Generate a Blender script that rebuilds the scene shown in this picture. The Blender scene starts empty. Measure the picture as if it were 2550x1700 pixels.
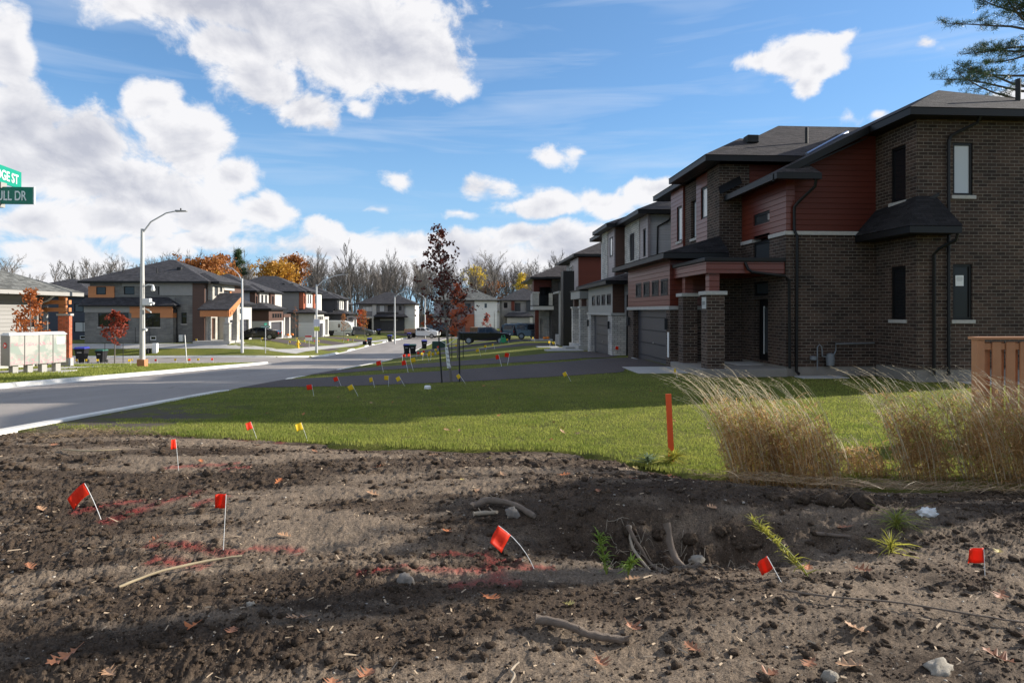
import bpy, math, random
import numpy as np
from mathutils import Vector, Matrix
R = math.radians
random.seed(7); rng = np.random.default_rng(11)
SC = bpy.context.scene; COL = SC.collection
YAW = math.atan(97/1600)
# ---------------------------------------------------------------- camera
cam = bpy.data.cameras.new('camera'); co = bpy.data.objects.new('camera', cam); COL.objects.link(co)
co.location = (0, 0, 2.0); co.rotation_euler = (R(90), 0, -YAW)
cam.sensor_width = 36; cam.lens = 36*1600/2550; cam.shift_y = -75/2550
cam.clip_start = .05; cam.clip_end = 3000; SC.camera = co
# ---------------------------------------------------------------- light
SUN_AZ, SUN_EL = R(90-16.5), R(20)          # azimuth clockwise from +Y
sl = bpy.data.lights.new('sun', 'SUN'); sl.energy = 5.0; sl.angle = R(.53); sl.color = (1, .93, .82)
so = bpy.data.objects.new('sun', sl); COL.objects.link(so)
sd = Vector((math.sin(SUN_AZ)*math.cos(SUN_EL), math.cos(SUN_AZ)*math.cos(SUN_EL), math.sin(SUN_EL)))
so.rotation_euler = sd.to_track_quat('Z', 'Y').to_euler()
SC.view_settings.view_transform = 'Standard'; SC.view_settings.look = 'None'
SC.view_settings.exposure = .78; SC.view_settings.gamma = 1
SC.cycles.use_denoising = True
SC.cycles.max_bounces = 5; SC.cycles.transparent_max_bounces = 8
# ---------------------------------------------------------------- node helper
class NT:
    def __init__(s, nt): s.nt = nt
    def n(s, typ, ins=None, **kw):
        nd = s.nt.nodes.new(typ)
        for k, v in kw.items(): setattr(nd, k, v)
        for k, v in (ins or {}).items():
            sk = nd.inputs[k]
            if isinstance(v, bpy.types.NodeSocket): s.nt.links.new(v, sk)
            else: sk.default_value = v
        return nd
    def m(s, op, a, b=None, c=None, clamp=False):
        i = {0: a}
        if b is not None: i[1] = b
        if c is not None: i[2] = c
        return s.n('ShaderNodeMath', i, operation=op, use_clamp=clamp).outputs[0]
    def v(s, op, a, b=None):
        i = {0: a}
        if b is not None: i[1] = b
        nd = s.n('ShaderNodeVectorMath', i, operation=op)
        return nd.outputs['Value'] if op in ('LENGTH', 'DOT_PRODUCT') else nd.outputs[0]
    def xyz(s, x, y, z): return s.n('ShaderNodeCombineXYZ', {0: x, 1: y, 2: z}).outputs[0]
    def mix(s, f, a, b, mode='MIX'):
        nd = s.n('ShaderNodeMix', data_type='RGBA', blend_type=mode)
        for k, v in ((0, f), (6, a), (7, b)):
            if isinstance(v, bpy.types.NodeSocket): s.nt.links.new(v, nd.inputs[k])
            else: nd.inputs[k].default_value = (*v, 1) if isinstance(v, tuple) and len(v) == 3 else v
        return nd.outputs[2]
    def noise(s, vec, scale, det=3, rough=.55, dist=0):
        return s.n('ShaderNodeTexNoise', {'Vector': vec, 'Scale': scale, 'Detail': det, 'Roughness': rough, 'Distortion': dist}).outputs[0]
    def mr(s, v, a, b, c=0., d=1., smooth=False):
        return s.n('ShaderNodeMapRange', {0: v, 1: a, 2: b, 3: c, 4: d}, interpolation_type='SMOOTHSTEP' if smooth else 'LINEAR').outputs[0]
# ---------------------------------------------------------------- world: physical sky with clouds at infinity
SKYT = (.85, 1.05, 1.3); WSTR = .075
CLOUDS = [(-0.258,0.418,0.257,0.077,1.35),(-0.38,0.418,0.144,0.052,1.2),(-0.15,0.384,0.139,0.08,1.3),(-0.048,0.378,0.064,0.061,1),(-0.251,0.297,0.052,0.035,0.9),(-0.317,0.319,0.07,0.038,0.9),(-0.224,0.273,0.025,0.018,0.6),(-0.16,0.301,0.029,0.016,0.5),(-0.346,0.36,0.074,0.044,1),(-0.475,0.392,0.075,0.029,0.7),(-0.612,0.315,0.026,0.053,0.9),(-0.595,0.232,0.055,0.054,1.2),(-0.528,0.216,0.082,0.054,1.25),(-0.447,0.277,0.039,0.033,1),(-0.407,0.234,0.062,0.057,1),(-0.346,0.193,0.054,0.037,1),(-0.5,0.168,0.136,0.037,1.1),(-0.306,0.141,0.044,0.027,1),(-0.38,0.137,0.089,0.034,1),(-0.587,0.179,0.065,0.043,1.1),(-0.5,0.123,0.107,0.034,1),(-0.578,0.116,0.061,0.033,0.9),(-0.38,0.104,0.053,0.02,0.8),(-0.45,0.091,0.083,0.02,0.7),(-0.547,0.072,0.082,0.027,1),(-0.46,0.149,0.112,0.035,1),(0.478,0.342,0.065,0.03,0.85),(0.496,0.312,0.033,0.023,0.8),(0.432,0.349,0.031,0.014,0.7),(0.517,0.326,0.03,0.019,0.8),(-0.119,0.2,0.022,0.013,0.37),(0.167,0.245,0.023,0.015,0.37),(0.119,0.242,0.024,0.012,0.3),(0.008,0.19,0.03,0.016,0.43),(0.05,0.187,0.03,0.016,0.33),(-0.018,0.151,0.03,0.01,0.33),(0.537,0.356,0.019,0.009,0.36),(0.632,0.335,0.016,0.008,0.38),(-0.157,0.146,0.019,0.005,0.3),(-0.227,0.12,0.031,0.013,0.5),(0.111,0.164,0.084,0.023,0.9),(0.211,0.168,0.079,0.024,0.9),(0.277,0.18,0.065,0.024,0.9),(0.077,0.115,0.068,0.024,1),(-0.058,0.096,0.22,0.027,0.9),(0.138,0.104,0.108,0.034,1),(0.009,0.078,0.135,0.034,0.9),(-0.202,0.091,0.082,0.022,0.8),(-0.251,0.074,0.061,0.022,0.7),(-0.124,0.066,0.216,0.024,1),(0.043,0.061,0.176,0.028,1),(0.131,0.084,0.101,0.03,1),(-0.264,0.064,0.073,0.019,0.9),(-0.547,0.047,0.101,0.017,0.8),(0.583,0.265,0.02,0.011,0.6),(0.728,0.261,0.038,0.014,0.8),(0.546,0.263,0.019,0.012,0.34),(0.334,0.075,0.126,0.026,0.7),(-1.4,0.5,0.5,0.35,1),(1.5,0.8,0.5,0.3,1),(2.5,0.55,0.6,0.45,1),(-2.4,0.5,0.6,0.4,1),(0,1.2,2.5,0.22,1)]
W = bpy.data.worlds.new('World'); SC.world = W; W.use_nodes = True
wt = W.node_tree; wt.nodes.clear(); g = NT(wt)
sky = g.n('ShaderNodeTexSky', sky_type='NISHITA', sun_disc=False, sun_elevation=SUN_EL, sun_rotation=SUN_AZ,
          altitude=300, air_density=1.15, dust_density=.25, ozone_density=2.2)
tc = g.n('ShaderNodeTexCoord').outputs[0]
nv = g.v('NORMALIZE', tc); sp = g.n('ShaderNodeSeparateXYZ', {0: nv})
az = g.m('ARCTAN2', sp.outputs[0], sp.outputs[1]); el = g.m('ARCSINE', sp.outputs[2])
P = g.xyz(az, el, 0.)
wob = g.n('ShaderNodeTexNoise', {'Vector': P, 'Scale': 9., 'Detail': 3.}).outputs[1]
P2 = g.v('ADD', P, g.v('MULTIPLY', g.v('SUBTRACT', wob, (.5, .5, .5)), (.09, .06, 0)))
# cloud masses, unseen ones behind and overhead added as white fill: azimuth (rad clockwise from the street axis), elevation (rad), radii, weight
BL = CLOUDS
acc = None
for (a, e, ra, re, w_) in BL:
    d = g.m('MULTIPLY_ADD', g.v('LENGTH', g.v('MULTIPLY', g.v('SUBTRACT', P2, (a, e, 0)), (1/ra, 1/re, 0))), -w_, w_)
    acc = d if acc is None else g.m('SMOOTH_MAX', acc, d, .12)
PV = g.v('MULTIPLY', P, (1, 1.3, 1))
n1 = g.noise(PV, 11, 9, .62, .3); n1b = g.noise(g.v('ADD', PV, (.008, .014, 0)), 11, 7, .58, .3)
n2 = g.noise(PV, 4.5, 2, .5); n2b = g.noise(g.v('ADD', PV, (.03, .05, 0)), 4.5, 2, .5)
d0 = g.m('ADD', acc, g.m('ADD', g.m('MULTIPLY', g.m('SUBTRACT', n1, .47), 2.1), g.m('MULTIPLY', g.m('SUBTRACT', n2, .5), .6)))
alpha = g.mr(d0, -.02, .42, 0, 1, True)
rel = g.m('ADD', g.m('MULTIPLY', g.m('SUBTRACT', n1, n1b), 2.3), g.m('MULTIPLY', g.m('SUBTRACT', n2, n2b), 2.2))
body = g.m('SUBTRACT', g.mr(acc, .3, 1.05, .95, .46, True), g.mr(d0, .6, 1.6, 0, .15))
lit = g.m('ADD', body, rel, clamp=True)
ccol = g.mix(lit, (4.3, 4.45, 5.1), (7.4, 7.35, 7.5))
cs = g.noise(g.v('MULTIPLY', P, (1.1, 10, 1)), 2.6, 4, .55, .5)
cir = g.m('MULTIPLY', g.mr(cs, .50, .85, 0, .5), g.mr(el, .08, .22, 0, 1))
hz = g.mr(el, .0, .42, .92, .25, True)
skc = g.mix(1.0, sky.outputs[0], SKYT, 'MULTIPLY')
skc = g.mix(hz, skc, g.mix(g.mr(el, 0, .3), (3.7, 5.9, 7.8), (1.7, 3.9, 7.2)))
c1 = g.mix(cir, skc, (6., 6.6, 7.6))
c2 = g.mix(g.m('MULTIPLY', alpha, .98), c1, ccol)
bg = g.n('ShaderNodeBackground', {0: c2, 1: WSTR}); wo = wt.nodes.new('ShaderNodeOutputWorld'); wt.links.new(bg.outputs[0], wo.inputs[0])
W.cycles.sampling_method = 'MANUAL'; W.cycles.sample_map_resolution = 512
# ---------------------------------------------------------------- terrain profile
def sm(a, b, k):
    h = np.maximum(k-np.abs(a-b), 0)/k; return np.minimum(a, b)-h*h*k/4
def S(Y): return 2-sm(1.38+.0525*np.maximum(Y, -12), 5.05, 1.2)
RP = ([-20, 26, 36, 50, 75, 110, 150], [0, 0, -.36, -.75, -1.3, -2.3, -2.6])
LP = ([0, 20, 36, 46, 53, 64, 74, 90, 108, 130, 200], [.6, -.3, -.95, -1.75, -2.2, -1.2, -1.2, -1.75, -2.25, -2.7, -2.7])
def bend(Y): return np.minimum(.0019*np.maximum(np.asarray(Y, float)-80, 0)**2, 40)
SS = float(S(58.7))
def road_mask(X, Y, e=0.):
    x = X-bend(Y)
    m = (x > -15.6-e) & (x < -7.1+e)
    m |= (x <= -15.6) & (Y > 54.2-e) & (Y < 63.2+e)
    m |= (x > -20.6) & (x <= -15.6) & (Y > 49.2) & (Y <= 54.2) & (np.hypot(x+20.6, Y-49.2) > 5-2*e)
    m |= (x > -20.6) & (x <= -15.6) & (Y < 68.2) & (Y >= 63.2) & (np.hypot(x+20.6, Y-68.2) > 5-2*e)
    m |= (X > -16) & (Y > 118) & (Y < 127)
    return m
def lawn_z(X, Y):
    X = np.asarray(X, float); Y = np.asarray(Y, float); x = X-bend(Y); s = S(Y)
    t = np.clip((x+7.1)/12, 0, 1); zr = (s+.12)*(1-t)+np.interp(Y, *RP)*t
    t = np.clip((-15.6-x)/9, 0, 1); zl = (s+.12)*(1-t)+np.interp(Y, *LP)*t
    d = np.maximum(54.2-Y, Y-63.2); w = np.clip(d/3.2, 0, 1); w = np.where(x > -15.6, 1, w)
    zl = (SS+.12)*(1-w)+zl*w
    z = np.where(x > -11.3, zr, zl)
    far = np.clip((Y-127)/12, 0, 1); z = z*(1-far)+(-2.5)*far
    d2 = np.clip(np.maximum(118-Y, Y-127)/6, 0, 1); d2 = np.where((X > -17), d2, 1)
    return z*d2+(1-d2)*(-2.95)
def road_z(X, Y): return np.where((X-bend(Y)) < -15.6, SS+(S(Y)-SS)*np.clip(1+(X-bend(Y)+15.6)/6, 0, 1), S(Y))
def ground(X, Y):
    return float(np.where(road_mask(np.array(float(X)), np.array(float(Y))), road_z(X, Y)+.01, lawn_z(X, Y)))
# value noise
_T = rng.random((512, 512))
def vn(x, y):
    xi = np.floor(x).astype(int); yi = np.floor(y).astype(int); fx = x-xi; fy = y-yi
    fx = fx*fx*(3-2*fx); fy = fy*fy*(3-2*fy); a = lambda i, j: _T[(xi+i) & 511, (yi+j) & 511]
    return (a(0,0)*(1-fx)+a(1,0)*fx)*(1-fy)+(a(0,1)*(1-fx)+a(1,1)*fx)*fy
def fbm(x, y, f, o=4, g_=.5):
    s = 0; a = 1; t = 0
    for i in range(o):
        s = s+a*vn(x*f+17.3*i, y*f+5.1*i); t += a; a *= g_; f *= 2.03
    return s/t-.5
EDGE = ([-9, -6.9, -6.4, -4.9, -3.7, -1.7, -.5, 1.0, 1.8, 2.1, 2.5, 3.2, 6, 9, 14], [9.6, 9.7, 10.4, 10.1, 9.6, 9.1, 8.9, 8.9, 8.5, 7.8, 7.6, 7.4, 6.95, 6.9, 6.9])
def edge_y(X): return np.interp(X, *EDGE)+.10*fbm(np.asarray(X, float), 0*np.asarray(X, float)+3, 2.2, 3)
def dirt_base(X, Y):
    X = np.asarray(X, float); Y = np.asarray(Y, float)
    d = np.clip((edge_y(X)-Y)/2.2, 0, 1); t = d*d*(3-2*d)
    h = lawn_z(X, Y)*(1-t)+.33*t-.05*np.exp(-((edge_y(X)-Y-.15)/.25)**2)
    h = h-(.22+.55*np.abs(fbm(X+4, Y*.6, 4., 3)))*np.exp(-(((X-1.7)/1.25)**2+((Y-4.75)/.40)**2))+.05*np.exp(-(((X-1.9)/1.5)**2+((Y-5.35)/.25)**2))+.10*np.exp(-(((X-1.5)/1.6)**2+((Y-5.9)/.5)**2))
    h = h+.04*fbm(X, Y, .7, 3)+.045*fbm(X*.30+2, Y*1.9, 1., 3)+.05*np.exp(-(((X+3.6)/1.2)**2+((Y-8.6)/.8)**2))
    w = np.clip((X+7.1)/.5, 0, 1)
    h = h-.04*np.exp(-((Y-3.1-.05*X)/.16)**2)-.05*np.exp(-((Y-2.3+.04*X)/.2)**2)+.03*np.exp(-((Y-2.7)/.15)**2)
    return h*w+(1-w)*(S(Y)+.1)
# ---------------------------------------------------------------- object helpers
def tag(o, label=None, cat=None, group=None, kind=None):
    for k, v in (('label', label), ('category', cat), ('group', group), ('kind', kind)):
        if v: o[k] = v
    return o
def thing(name, label, cat, loc=(0, 0, 0), group=None):
    o = bpy.data.objects.new(name, None); COL.objects.link(o); o.location = loc; o.empty_display_size = .1
    o['pi'] = 0; del o['pi']; return tag(o, label, cat, group)
def link(name, me, m, parent=None):
    o = bpy.data.objects.new(name, me); COL.objects.link(o)
    if m is not None and not me.materials: me.materials.append(m)
    if parent is not None:
        o.parent = parent
        r = parent
        while r.parent: r = r.parent
        if r.type == 'EMPTY': off = Vector(r.location)
        else: off = Vector((0, 0, 0))
        if parent.parent is None: o.matrix_parent_inverse = Matrix.Translation(-off)
    return o
def npmesh(name, V, F, smooth=False):
    V = np.asarray(V, np.float32); F = np.asarray(F, np.int32); k = F.shape[1]
    me = bpy.data.meshes.new(name); me.vertices.add(len(V)); me.vertices.foreach_set('co', V.ravel())
    me.loops.add(F.size); me.loops.foreach_set('vertex_index', F.ravel())
    me.polygons.add(len(F)); me.polygons.foreach_set('loop_start', np.arange(0, F.size, k, dtype=np.int32))
    me.polygons.foreach_set('loop_total', np.full(len(F), k, np.int32))
    me.update(calc_edges=True); me.validate()
    if smooth: me.polygons.foreach_set('use_smooth', np.ones(len(F), bool))
    return me
class MB:
    def __init__(s): s.V = []; s.F = []; s.sm = False
    def add(s, V, F):
        o = len(s.V); s.V += [tuple(map(float, v)) for v in V]; s.F += [tuple(i+o for i in f) for f in F]; return s
    def box(s, x0, x1, y0, y1, z0, z1):
        if x0 > x1: x0, x1 = x1, x0
        if y0 > y1: y0, y1 = y1, y0
        return s.add([(x0,y0,z0),(x1,y0,z0),(x1,y1,z0),(x0,y1,z0),(x0,y0,z1),(x1,y0,z1),(x1,y1,z1),(x0,y1,z1)],
                     [(0,3,2,1),(4,5,6,7),(0,1,5,4),(1,2,6,5),(2,3,7,6),(3,0,4,7)])
    def ext(s, pts, d):                         # convex polygon pts extruded by vector d
        n = len(pts); P2 = [tuple(p[i]+d[i] for i in range(3)) for p in pts]
        return s.add(list(pts)+P2, [tuple(range(n))[::-1], tuple(range(n, 2*n))]+[(i, (i+1) % n, (i+1) % n+n, i+n) for i in range(n)])
    def tube(s, pts, r, n=8, cap=True):
        pts = [Vector(p) for p in pts]; rs = r if isinstance(r, (list, tuple)) else [r]*len(pts)
        o = len(s.V); up = None
        for i, p in enumerate(pts):
            d = (pts[min(i+1, len(pts)-1)]-pts[max(i-1, 0)]).normalized()
            if up is None: up = d.orthogonal().normalized()
            up = (up-d*up.dot(d)); up = up.normalized() if up.length > 1e-5 else d.orthogonal().normalized()
            sd_ = d.cross(up)
            for k in range(n):
                a = 2*math.pi*k/n; q = p+(up*math.cos(a)+sd_*math.sin(a))*rs[i]; s.V.append(tuple(q))
        for i in range(len(pts)-1):
            for k in range(n):
                a, b = o+i*n+k, o+i*n+(k+1) % n; s.F.append((a, b, b+n, a+n))
        if cap: s.F.append(tuple(o+k for k in range(n))[::-1]); s.F.append(tuple(o+(len(pts)-1)*n+k for k in range(n)))
        return s
    def lathe(s, c, prof, n=16):
        o = len(s.V)
        for (r, z) in prof:
            for k in range(n): s.V.append((c[0]+r*math.cos(2*math.pi*k/n), c[1]+r*math.sin(2*math.pi*k/n), c[2]+z))
        for i in range(len(prof)-1):
            for k in range(n): a, b = o+i*n+k, o+i*n+(k+1) % n; s.F.append((a, b, b+n, a+n))
        s.F.append(tuple(o+k for k in range(n))[::-1]); s.F.append(tuple(o+(len(prof)-1)*n+k for k in range(n))); return s
    def obj(s, name, m, parent=None, smooth=False, T=None, bevel=0):
        me = bpy.data.meshes.new(name); V = s.V
        if T is not None: V = [tuple(T @ Vector(v)) for v in V]
        me.from_pydata(V, [], s.F); me.update()
        if smooth:
            me.polygons.foreach_set('use_smooth', [True]*len(me.polygons)); me.set_sharp_from_angle(angle=R(40))
        o = link(name, me, m, parent)
        if bevel:
            b = o.modifiers.new('bevel', 'BEVEL'); b.width = bevel; b.segments = 2; b.limit_method = 'ANGLE'
        return o
def copy_tree(o, parent=None):
    c = o.copy(); COL.objects.link(c)
    if parent: c.parent = parent; c.matrix_parent_inverse = o.matrix_parent_inverse.copy()
    for ch in [x for x in SC.objects if x.parent == o]: copy_tree(ch, c)
    return c
# ---------------------------------------------------------------- materials
def newmat(name):
    m = bpy.data.materials.new(name); m.use_nodes = True; t = NT(m.node_tree); b = m.node_tree.nodes['Principled BSDF']; return m, t, b
def setb(t, b, **k):
    for n_, v in k.items():
        sk = b.inputs[n_.replace('_', ' ')]
        if isinstance(v, bpy.types.NodeSocket): t.nt.links.new(v, sk)
        else: sk.default_value = (*v, 1) if isinstance(v, tuple) and len(v) == 3 else v
def bump(t, b, h, dist=.01, st=1.):
    t.nt.links.new(t.n('ShaderNodeBump', {'Height': h, 'Distance': dist, 'Strength': st}).outputs[0], b.inputs['Normal'])
def pos(t): return t.n('ShaderNodeNewGeometry').outputs[0]
def wuv(t):
    ge = t.n('ShaderNodeNewGeometry'); a = t.n('ShaderNodeSeparateXYZ', {0: ge.outputs[0]}); n_ = t.n('ShaderNodeSeparateXYZ', {0: t.v('ABSOLUTE', ge.outputs['True Normal'])})
    f = t.m('GREATER_THAN', n_.outputs[0], n_.outputs[1])
    u = t.m('ADD', t.m('MULTIPLY', f, a.outputs[1]), t.m('MULTIPLY', t.m('SUBTRACT', 1, f), a.outputs[0]))
    return t.xyz(u, a.outputs[2], 0.), u, a.outputs[2]
def plain(name, col, rough=.6, metal=0, var=.12, sc=3., bmp=0, spec=.5, coat=0):
    m, t, b = newmat(name); p = pos(t); n_ = t.noise(p, sc, 4)
    c = t.mix(n_, tuple(x*(1-var) for x in col), tuple(x*(1+var) for x in col))
    setb(t, b, Base_Color=c, Roughness=rough, Metallic=metal, Specular_IOR_Level=spec, Coat_Weight=coat)
    if bmp: bump(t, b, t.noise(p, sc*12, 3), bmp)
    return m
def brickm(name, col, mort, rowh=.097, bw=.27, mor=.012, var=.25, rough=.85, b1=.006, off=.5):
    m, t, b = newmat(name); v, u, z = wuv(t)
    bt = t.n('ShaderNodeTexBrick', {'Vector': v, 'Color1': (*[c*(1-var) for c in col], 1), 'Color2': (*[c*(1+var) for c in col], 1), 'Mortar': (*mort, 1),
             'Scale': 1., 'Mortar Size': mor/2, 'Mortar Smooth': .15, 'Bias': 0., 'Brick Width': bw, 'Row Height': rowh}, offset=off)
    n1 = t.noise(pos(t), .8, 5, .65); n2 = t.noise(pos(t), 60, 3)
    c = t.mix(1., bt.outputs[0], t.mix(t.mr(n1, .3, .7), (.68, .68, .70), (1.30, 1.26, 1.2)), 'MULTIPLY')
    c = t.mix(1., c, t.mix(n2, (.75, .75, .75), (1.25, 1.25, 1.25)), 'MULTIPLY')
    setb(t, b, Base_Color=c, Roughness=rough, Specular_IOR_Level=.35)
    bump(t, b, t.m('ADD', t.m('SUBTRACT', 1, bt.outputs[1]), t.m('MULTIPLY', n2, .3)), b1); return m
def sidingm(name, col, h=.17, rough=.45, var=.1, spec=.5, grain=1., line=.45):
    m, t, b = newmat(name); v, u, z = wuv(t)
    f = t.m('FRACT', t.m('DIVIDE', t.m('ADD', z, 20.), h)); row = t.m('FLOOR', t.m('DIVIDE', t.m('ADD', z, 20.), h))
    ln = t.mr(f, 0, .09, line, 1.)
    gr = t.noise(t.v('MULTIPLY', v, (2.5, 45, 1)), 1.5, 4, .6); rn = t.n('ShaderNodeTexWhiteNoise', {'W': row}, noise_dimensions='1D').outputs[0]
    k = t.m('ADD', t.m('MULTIPLY', t.m('SUBTRACT', gr, .5), .55*grain), t.m('ADD', .95, t.m('MULTIPLY', rn, var)))
    c = t.mix(1., (*col, 1), t.n('ShaderNodeCombineXYZ', {0: t.m('MULTIPLY', k, ln), 1: t.m('MULTIPLY', k, ln), 2: t.m('MULTIPLY', k, ln)}).outputs[0], 'MULTIPLY')
    setb(t, b, Base_Color=c, Roughness=rough, Specular_IOR_Level=spec)
    bump(t, b, t.m('ADD', t.mr(f, 0, .1, 0, 1), t.m('MULTIPLY', f, -.5)), .012); return m
def shinglem(name, col):
    m, t, b = newmat(name); v, u, z = wuv(t)
    v2 = t.xyz(u, t.m('MULTIPLY', z, 2.2), 0.)
    bt = t.n('ShaderNodeTexBrick', {'Vector': v2, 'Color1': (*[c*.62 for c in col], 1), 'Color2': (*[c*1.4 for c in col], 1), 'Mortar': (*[c*.35 for c in col], 1),
             'Scale': 1., 'Mortar Size': .006, 'Mortar Smooth': .3, 'Bias': 0., 'Brick Width': .31, 'Row Height': .14}, offset=.37)
    n1 = t.noise(pos(t), 8, 3); n2 = t.noise(pos(t), 140, 2); n3 = t.noise(t.v('MULTIPLY', v2, (1, 7, 1)), 2.4, 2)
    c = t.mix(1., bt.outputs[0], t.mix(n1, (.75, .75, .75), (1.3, 1.3, 1.3)), 'MULTIPLY'); c = t.mix(1., c, t.mix(n2, (.6, .6, .6), (1.4, 1.4, 1.4)), 'MULTIPLY')
    c = t.mix(1., c, t.mix(n3, (.7, .7, .7), (1.3, 1.3, 1.3)), 'MULTIPLY')
    setb(t, b, Base_Color=c, Roughness=.92, Specular_IOR_Level=.25); bump(t, b, t.m('ADD', t.m('SUBTRACT', 1, bt.outputs[1]), n2), .006); return m
M = {}
M['brick'] = brickm('dark_brown_brick', (.056, .035, .026), (.215, .185, .155), mor=.014, var=.45)
M['wbrick'] = brickm('white_brick', (.52, .50, .47), (.15, .14, .13), rowh=.11, bw=.33, mor=.018, var=.14)
M['rbrick'] = brickm('red_orange_brick', (.52, .13, .06), (.45, .32, .25), rowh=.11, bw=.3)
M['ledge'] = brickm('grey_ledge_stone', (.17, .17, .165), (.10, .10, .10), rowh=.11, bw=.62, mor=.01, var=.16, off=.31)
M['ledge2'] = brickm('pale_ledge_stone', (.42, .40, .36), (.26, .25, .23), rowh=.12, bw=.5, mor=.012, var=.12, off=.31)
M['dbrick'] = brickm('charcoal_brick', (.05, .046, .045), (.09, .085, .08))
M['red'] = sidingm('red_brown_siding', (.135, .026, .013), .175, .34, spec=.5)
M['redv'] = sidingm('dark_red_siding', (.095, .018, .009), .17, .55, spec=.3)
M['brown'] = sidingm('dark_brown_siding', (.085, .04, .026), .16, .5)
M['orange'] = sidingm('orange_wood_siding', (.50, .19, .065), .15, .5, line=.7)
M['rust'] = sidingm('rust_siding', (.33, .085, .035), .17, .5)
M['mauve'] = sidingm('mauve_grey_siding', (.27, .22, .22), .17, .4)
M['lgrey'] = sidingm('light_grey_siding', (.47, .46, .47), .13, .5, grain=.2)
M['mgrey'] = sidingm('taupe_grey_siding', (.29, .275, .26), .15, .55, grain=.2)
M['bsid'] = sidingm('warm_grey_siding', (.27, .262, .25), .2, .6, grain=.1, line=.5)
M['vgrey'] = sidingm('blue_grey_siding', (.33, .335, .38), .15, .55, grain=.2)
M['greys'] = sidingm('grey_siding', (.21, .195, .19), .17, .5, grain=.3)
M['navy'] = sidingm('dark_blue_siding', (.035, .042, .065), .15, .55, grain=.2)
M['white'] = sidingm('white_siding', (.72, .70, .66), .19, .55, grain=.1, line=.75)
M['char'] = sidingm('charcoal_siding', (.035, .035, .042), .17, .5, grain=.2)
M['stucco'] = plain('grey_stucco_panel', (.27, .265, .255), .85, bmp=.004)
M['stuccol'] = plain('light_stucco_panel', (.46, .44, .41), .85, bmp=.004)
M['roof'] = shinglem('charcoal_shingles', (.048, .046, .050)); M['roof_shade'] = shinglem('shade_darkened_shingles', (.018, .016, .017)); M['roofb'] = shinglem('brown_black_shingles', (.050, .042, .041)); M['roofg'] = shinglem('grey_shingles', (.13, .13, .12))  # darker shingle copy: shade put into the colour of garage and skirt roofs
M['black'] = plain('black_metal_trim', (.008, .0075, .008), .45, var=.2, spec=.3); M['blackm'] = plain('matt_black', (.012, .012, .013), .7)
M['greytrim'] = plain('grey_trim', (.30, .29, .27), .55); M['whitem'] = plain('white_painted_metal', (.75, .75, .73), .45)
M['stone'] = plain('pale_stone', (.42, .40, .37), .85, var=.25, sc=14, bmp=.004); M['conc'] = plain('concrete', (.40, .385, .36), .88, var=.16, sc=2.5, bmp=.002)
M['concd'] = plain('foundation_concrete', (.22, .20, .175), .9, var=.2, sc=2.5, bmp=.003); KJ = 1
M['kerb'] = plain('kerb_concrete', (.74, .71, .65), .9, var=.14, sc=1.7, bmp=.003)
M['garage'] = sidingm('grey_garage_door', (.052, .050, .058), .53, .45, grain=.15, var=.02, line=.6)
M['garagew'] = sidingm('dark_garage_door', (.03, .03, .04), .53, .4, grain=.15, var=.02)
def glassm(name, col, rough=.04, wob=.002, spec=.5):
    m, t, b = newmat(name); p = pos(t); setb(t, b, Base_Color=col, Roughness=rough, Specular_IOR_Level=spec, IOR=1.5); bump(t, b, t.noise(p, 1.2, 1), wob*4); return m
M['glass'] = glassm('window_glass', (.012, .013, .015)); M['glassb'] = glassm('blind_glass', (.50, .51, .52), .08); M['glassc'] = glassm('car_glass', (.010, .013, .018), .03)
M['glassd'] = glassm('shaded_glass', (.022, .022, .022), .25, spec=.25)
M['glassg'] = glassm('grey_glass', (.05, .055, .06), .05)
t = NT(M['kerb'].node_tree); b = M['kerb'].node_tree.nodes['Principled BSDF']; p = pos(t); s_ = t.n('ShaderNodeSeparateXYZ', {0: p}); old = b.inputs['Base Color'].links[0].from_socket
fr = t.m('FRACT', t.m('DIVIDE', t.m('ADD', s_.outputs[1], t.m('MULTIPLY', s_.outputs[0], .7)), 3.)); dk = t.m('MAXIMUM', t.mr(fr, 0, .012, .8, 0), t.mr(t.noise(p, .9, 4), .50, .72, 0, .45))
t.nt.links.new(t.mix(dk, old, (.26, .235, .205)), b.inputs['Base Color'])
# asphalt
def asphaltm(name, col, sc=1.):
    m, t, b = newmat(name); p = pos(t)
    n1 = t.noise(t.v('MULTIPLY', p, (1, .22, 1)), .6, 4); n2 = t.noise(p, 55, 3); n3 = t.noise(p, 260, 2)
    c = t.mix(t.mr(n1, .3, .7), tuple(x*.76 for x in col), tuple(x*1.16 for x in col)); n5 = t.noise(p, .12, 3); c = t.mix(t.mr(n5, .52, .6, 0, .25 if sc else 0), c, tuple(x*.55 for x in col)); c = t.mix(t.mr(n2, .3, .75, 0, .5), c, tuple(x*1.6 for x in col))
    vo = t.n('ShaderNodeTexVoronoi', {'Vector': t.v('ADD', t.v('MULTIPLY', p, (1, .5, 1)), t.v('MULTIPLY', t.n('ShaderNodeTexNoise', {'Vector': p, 'Scale': 1.5}).outputs[1], (.6, .6, 0))), 'Scale': .16}, feature='DISTANCE_TO_EDGE').outputs[0]
    c = t.mix(t.mr(vo, 0, .006, .45 if sc else 0, 0), c, tuple(x*.45 for x in col))
    setb(t, b, Base_Color=c, Roughness=.85, Specular_IOR_Level=.4); bump(t, b, t.m('ADD', n2, n3), .006); return m
M['road'] = asphaltm('street_asphalt', (.275, .245, .222)); M['drive'] = asphaltm('driveway_asphalt', (.072, .054, .047), 0)
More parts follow.
